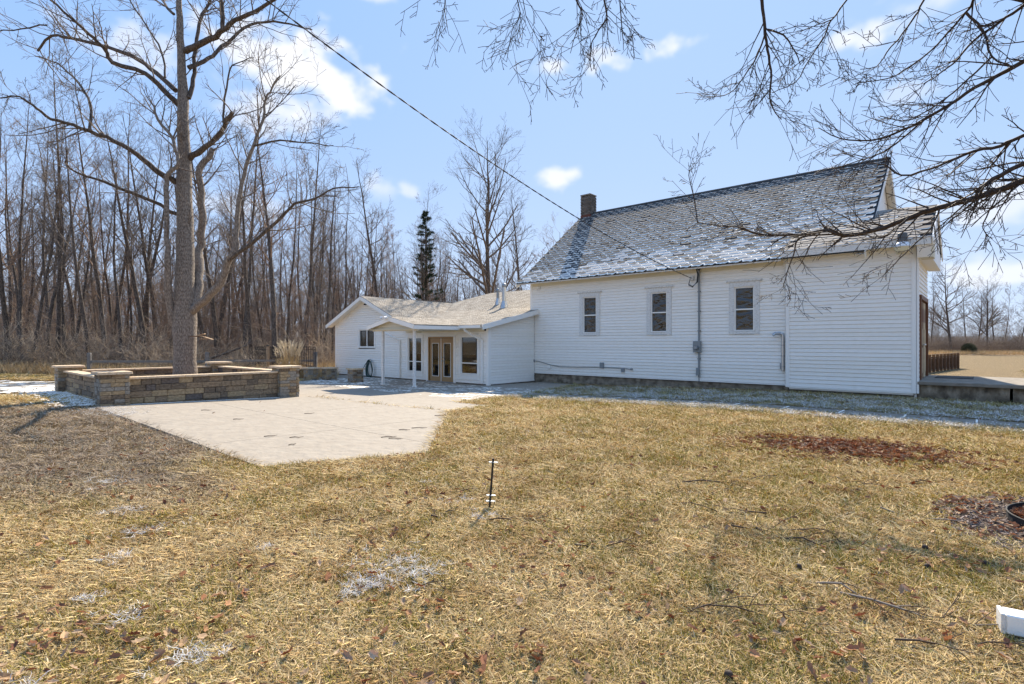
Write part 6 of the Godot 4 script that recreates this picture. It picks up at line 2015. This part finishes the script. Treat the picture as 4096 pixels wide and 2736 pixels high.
const MAPLE_LIMBS := [
	["A", [6.44, 3.86, -6, 0.056, 6.21, 3.76, -6.16, 0.054, 6.03, 3.7, -6.33, 0.053, 5.9, 3.64, -6.49, 0.051, 5.72, 3.58, -6.65, 0.049, 5.53, 3.53, -6.81, 0.047, 5.32, 3.48, -6.97, 0.044, 5.09, 3.38, -7.14, 0.042, 4.85, 3.3, -7.3, 0.039, 4.6, 3.28, -7.46, 0.036, 4.45, 3.39, -7.62, 0.033, 4.29, 3.37, -7.79, 0.03, 4.01, 3.38, -7.95, 0.027, 3.72, 3.43, -8.11, 0.023, 3.47, 3.57, -8.27, 0.02, 3.27, 3.62, -8.44, 0.016, 2.97, 3.71, -8.6, 0.012]],
	["A", [2.97, 3.71, -8.6, 0.012, 2.91, 4.17, -8.63, 0.01, 2.85, 4.49, -8.67, 0.008, 2.89, 4.64, -8.7, 0.006]],
	["A", [6.54, 4.17, -6.1, 0.043, 5.91, 3.86, -6.2, 0.037, 5.63, 3.71, -6.3, 0.032, 5.51, 3.58, -6.4, 0.027]],
	["B", [6.65, 4.35, -6.2, 0.032, 6.07, 4.25, -6.38, 0.029, 5.96, 4.19, -6.55, 0.027, 5.79, 4.19, -6.72, 0.024, 5.71, 4.16, -6.9, 0.022, 5.51, 4.08, -7.08, 0.019, 5.25, 4.05, -7.25, 0.016, 5.13, 4.25, -7.42, 0.012, 5.05, 4.32, -7.6, 0.009]],
	["C", [6.52, 5.38, -5.9, 0.036, 5.78, 4.97, -6.07, 0.033, 5.67, 4.91, -6.23, 0.031, 5.51, 4.83, -6.4, 0.028, 5.33, 4.69, -6.57, 0.025, 5.13, 4.57, -6.73, 0.022, 4.92, 4.48, -6.9, 0.018, 4.7, 4.45, -7.07, 0.015, 4.41, 4.54, -7.23, 0.011, 4.22, 4.75, -7.4, 0.007]],
	["C", [5.11, 4.55, -6.7, 0.016, 4.94, 4.35, -6.92, 0.014, 4.87, 4.3, -7.15, 0.012, 4.73, 4.28, -7.38, 0.009, 4.56, 4.25, -7.6, 0.007]],
	["D", [6.44, 6.13, -6, 0.025, 5.87, 5.66, -6.17, 0.023, 5.76, 5.58, -6.33, 0.02, 5.59, 5.45, -6.5, 0.017, 5.54, 5.32, -6.67, 0.014, 5.43, 5.21, -6.83, 0.011, 5.36, 5.16, -7, 0.008]],
	["E", [5.52, 6.22, -6.3, 0.021, 5.49, 5.87, -6.4, 0.019, 5.49, 5.79, -6.5, 0.017, 5.36, 5.61, -6.6, 0.015, 5.22, 5.43, -6.7, 0.013, 4.96, 5.24, -6.8, 0.011, 4.81, 5.18, -6.9, 0.009, 4.47, 5.17, -7, 0.007]],
	["E", [5.4, 5.73, -6.4, 0.021, 5.55, 5.46, -6.33, 0.017, 5.6, 5.13, -6.27, 0.014, 5.74, 5, -6.2, 0.01]],
	["E", [5.63, 5.15, -6.3, 0.015, 5.53, 4.98, -6.55, 0.013, 5.3, 4.75, -6.8, 0.011, 5.15, 4.7, -7.05, 0.009, 5, 4.87, -7.3, 0.007]],
	["F", [4.95, 6.18, -6.3, 0.018, 4.88, 5.85, -6.37, 0.016, 4.82, 5.7, -6.43, 0.014, 4.72, 5.53, -6.5, 0.012, 4.58, 5.34, -6.57, 0.01, 4.5, 5.2, -6.63, 0.008, 4.34, 5.2, -6.7, 0.006]],
	["A", [4.8, 3.34, -7.6, 0.018, 4.23, 3.32, -7.68, 0.016, 4.12, 3.27, -7.76, 0.014, 4.11, 3.08, -7.84, 0.012, 4.05, 2.81, -7.92, 0.01, 4.04, 2.61, -8, 0.007]],
	["A", [5.41, 3.49, -6.8, 0.014, 5.34, 3.25, -6.85, 0.012, 5.1, 2.99, -6.9, 0.01, 4.96, 2.82, -6.95, 0.008, 4.84, 2.67, -7, 0.007]],
	["A", [5.1, 3.4, -6.9, 0.022, 4.85, 3.18, -6.95, 0.021, 4.77, 3.17, -7, 0.02]],
	["A", [5.73, 3.58, -6.3, 0.013, 5.62, 3.35, -6.33, 0.011, 5.58, 3.15, -6.37, 0.008, 5.72, 3.03, -6.4, 0.006]],
	["B", [6.52, 3.44, -5.9, 0.012, 6.08, 3.38, -6.04, 0.011, 5.89, 3.53, -6.18, 0.01, 5.71, 3.39, -6.32, 0.009, 5.45, 3.38, -6.46, 0.008, 5.23, 3.26, -6.6, 0.006]],
	["H", [3.1, 6.39, -6.8, 0.032, 3.19, 6.16, -6.86, 0.028, 3.25, 5.86, -6.91, 0.025, 3.31, 5.6, -6.97, 0.021, 3.39, 5.35, -7.03, 0.018, 3.4, 5.04, -7.09, 0.014, 3.47, 4.9, -7.14, 0.01, 3.61, 4.78, -7.2, 0.007]],
	["H", [3.26, 5.82, -6.9, 0.014, 3.2, 5.56, -6.98, 0.013, 3.1, 5.37, -7.06, 0.011, 2.95, 5.15, -7.14, 0.009, 2.8, 5.1, -7.22, 0.007, 2.57, 5.14, -7.3, 0.005]],
	["H", [3.28, 5.81, -6.9, 0.018, 3.5, 5.76, -6.93, 0.014, 3.68, 5.55, -6.97, 0.01, 3.76, 5.41, -7, 0.007]],
	["H", [4.17, 6.26, -6.6, 0.015, 4.16, 6.05, -6.68, 0.014, 4.01, 5.84, -6.77, 0.013, 3.99, 5.71, -6.85, 0.011, 3.82, 5.42, -6.93, 0.01, 3.7, 5.19, -7.02, 0.008, 3.44, 5.09, -7.1, 0.007]],
	["I", [1.13, 6.55, -6.8, 0.019, 1.18, 6.18, -6.88, 0.016, 1.23, 6.01, -6.96, 0.014, 1.13, 5.88, -7.04, 0.011, 1.04, 5.7, -7.12, 0.008, 1.05, 5.48, -7.2, 0.005]],
	["I", [0.74, 6.55, -6.8, 0.019, 0.82, 6.16, -6.85, 0.016, 0.9, 5.98, -6.9, 0.012, 0.83, 5.79, -6.95, 0.008, 0.76, 5.56, -7, 0.005]],
	["I", [1.33, 6.55, -6.9, 0.014, 1.41, 6.01, -6.95, 0.01, 1.45, 5.6, -7, 0.005]],
	["I", [0.03, 6.55, -6.8, 0.011, 0.07, 6.16, -6.85, 0.01, 0.11, 6.01, -6.9, 0.008, -0, 5.82, -6.95, 0.006, -0.07, 5.45, -7, 0.005]],
	["I", [-0.78, 6.55, -6.8, 0.011, -0.86, 6.19, -6.9, 0.008, -0.84, 5.89, -7, 0.005]],
	["I", [0.11, 6.3, -6.8, 0.008, 0.18, 5.98, -6.9, 0.006, 0.36, 5.71, -7, 0.005]],
]
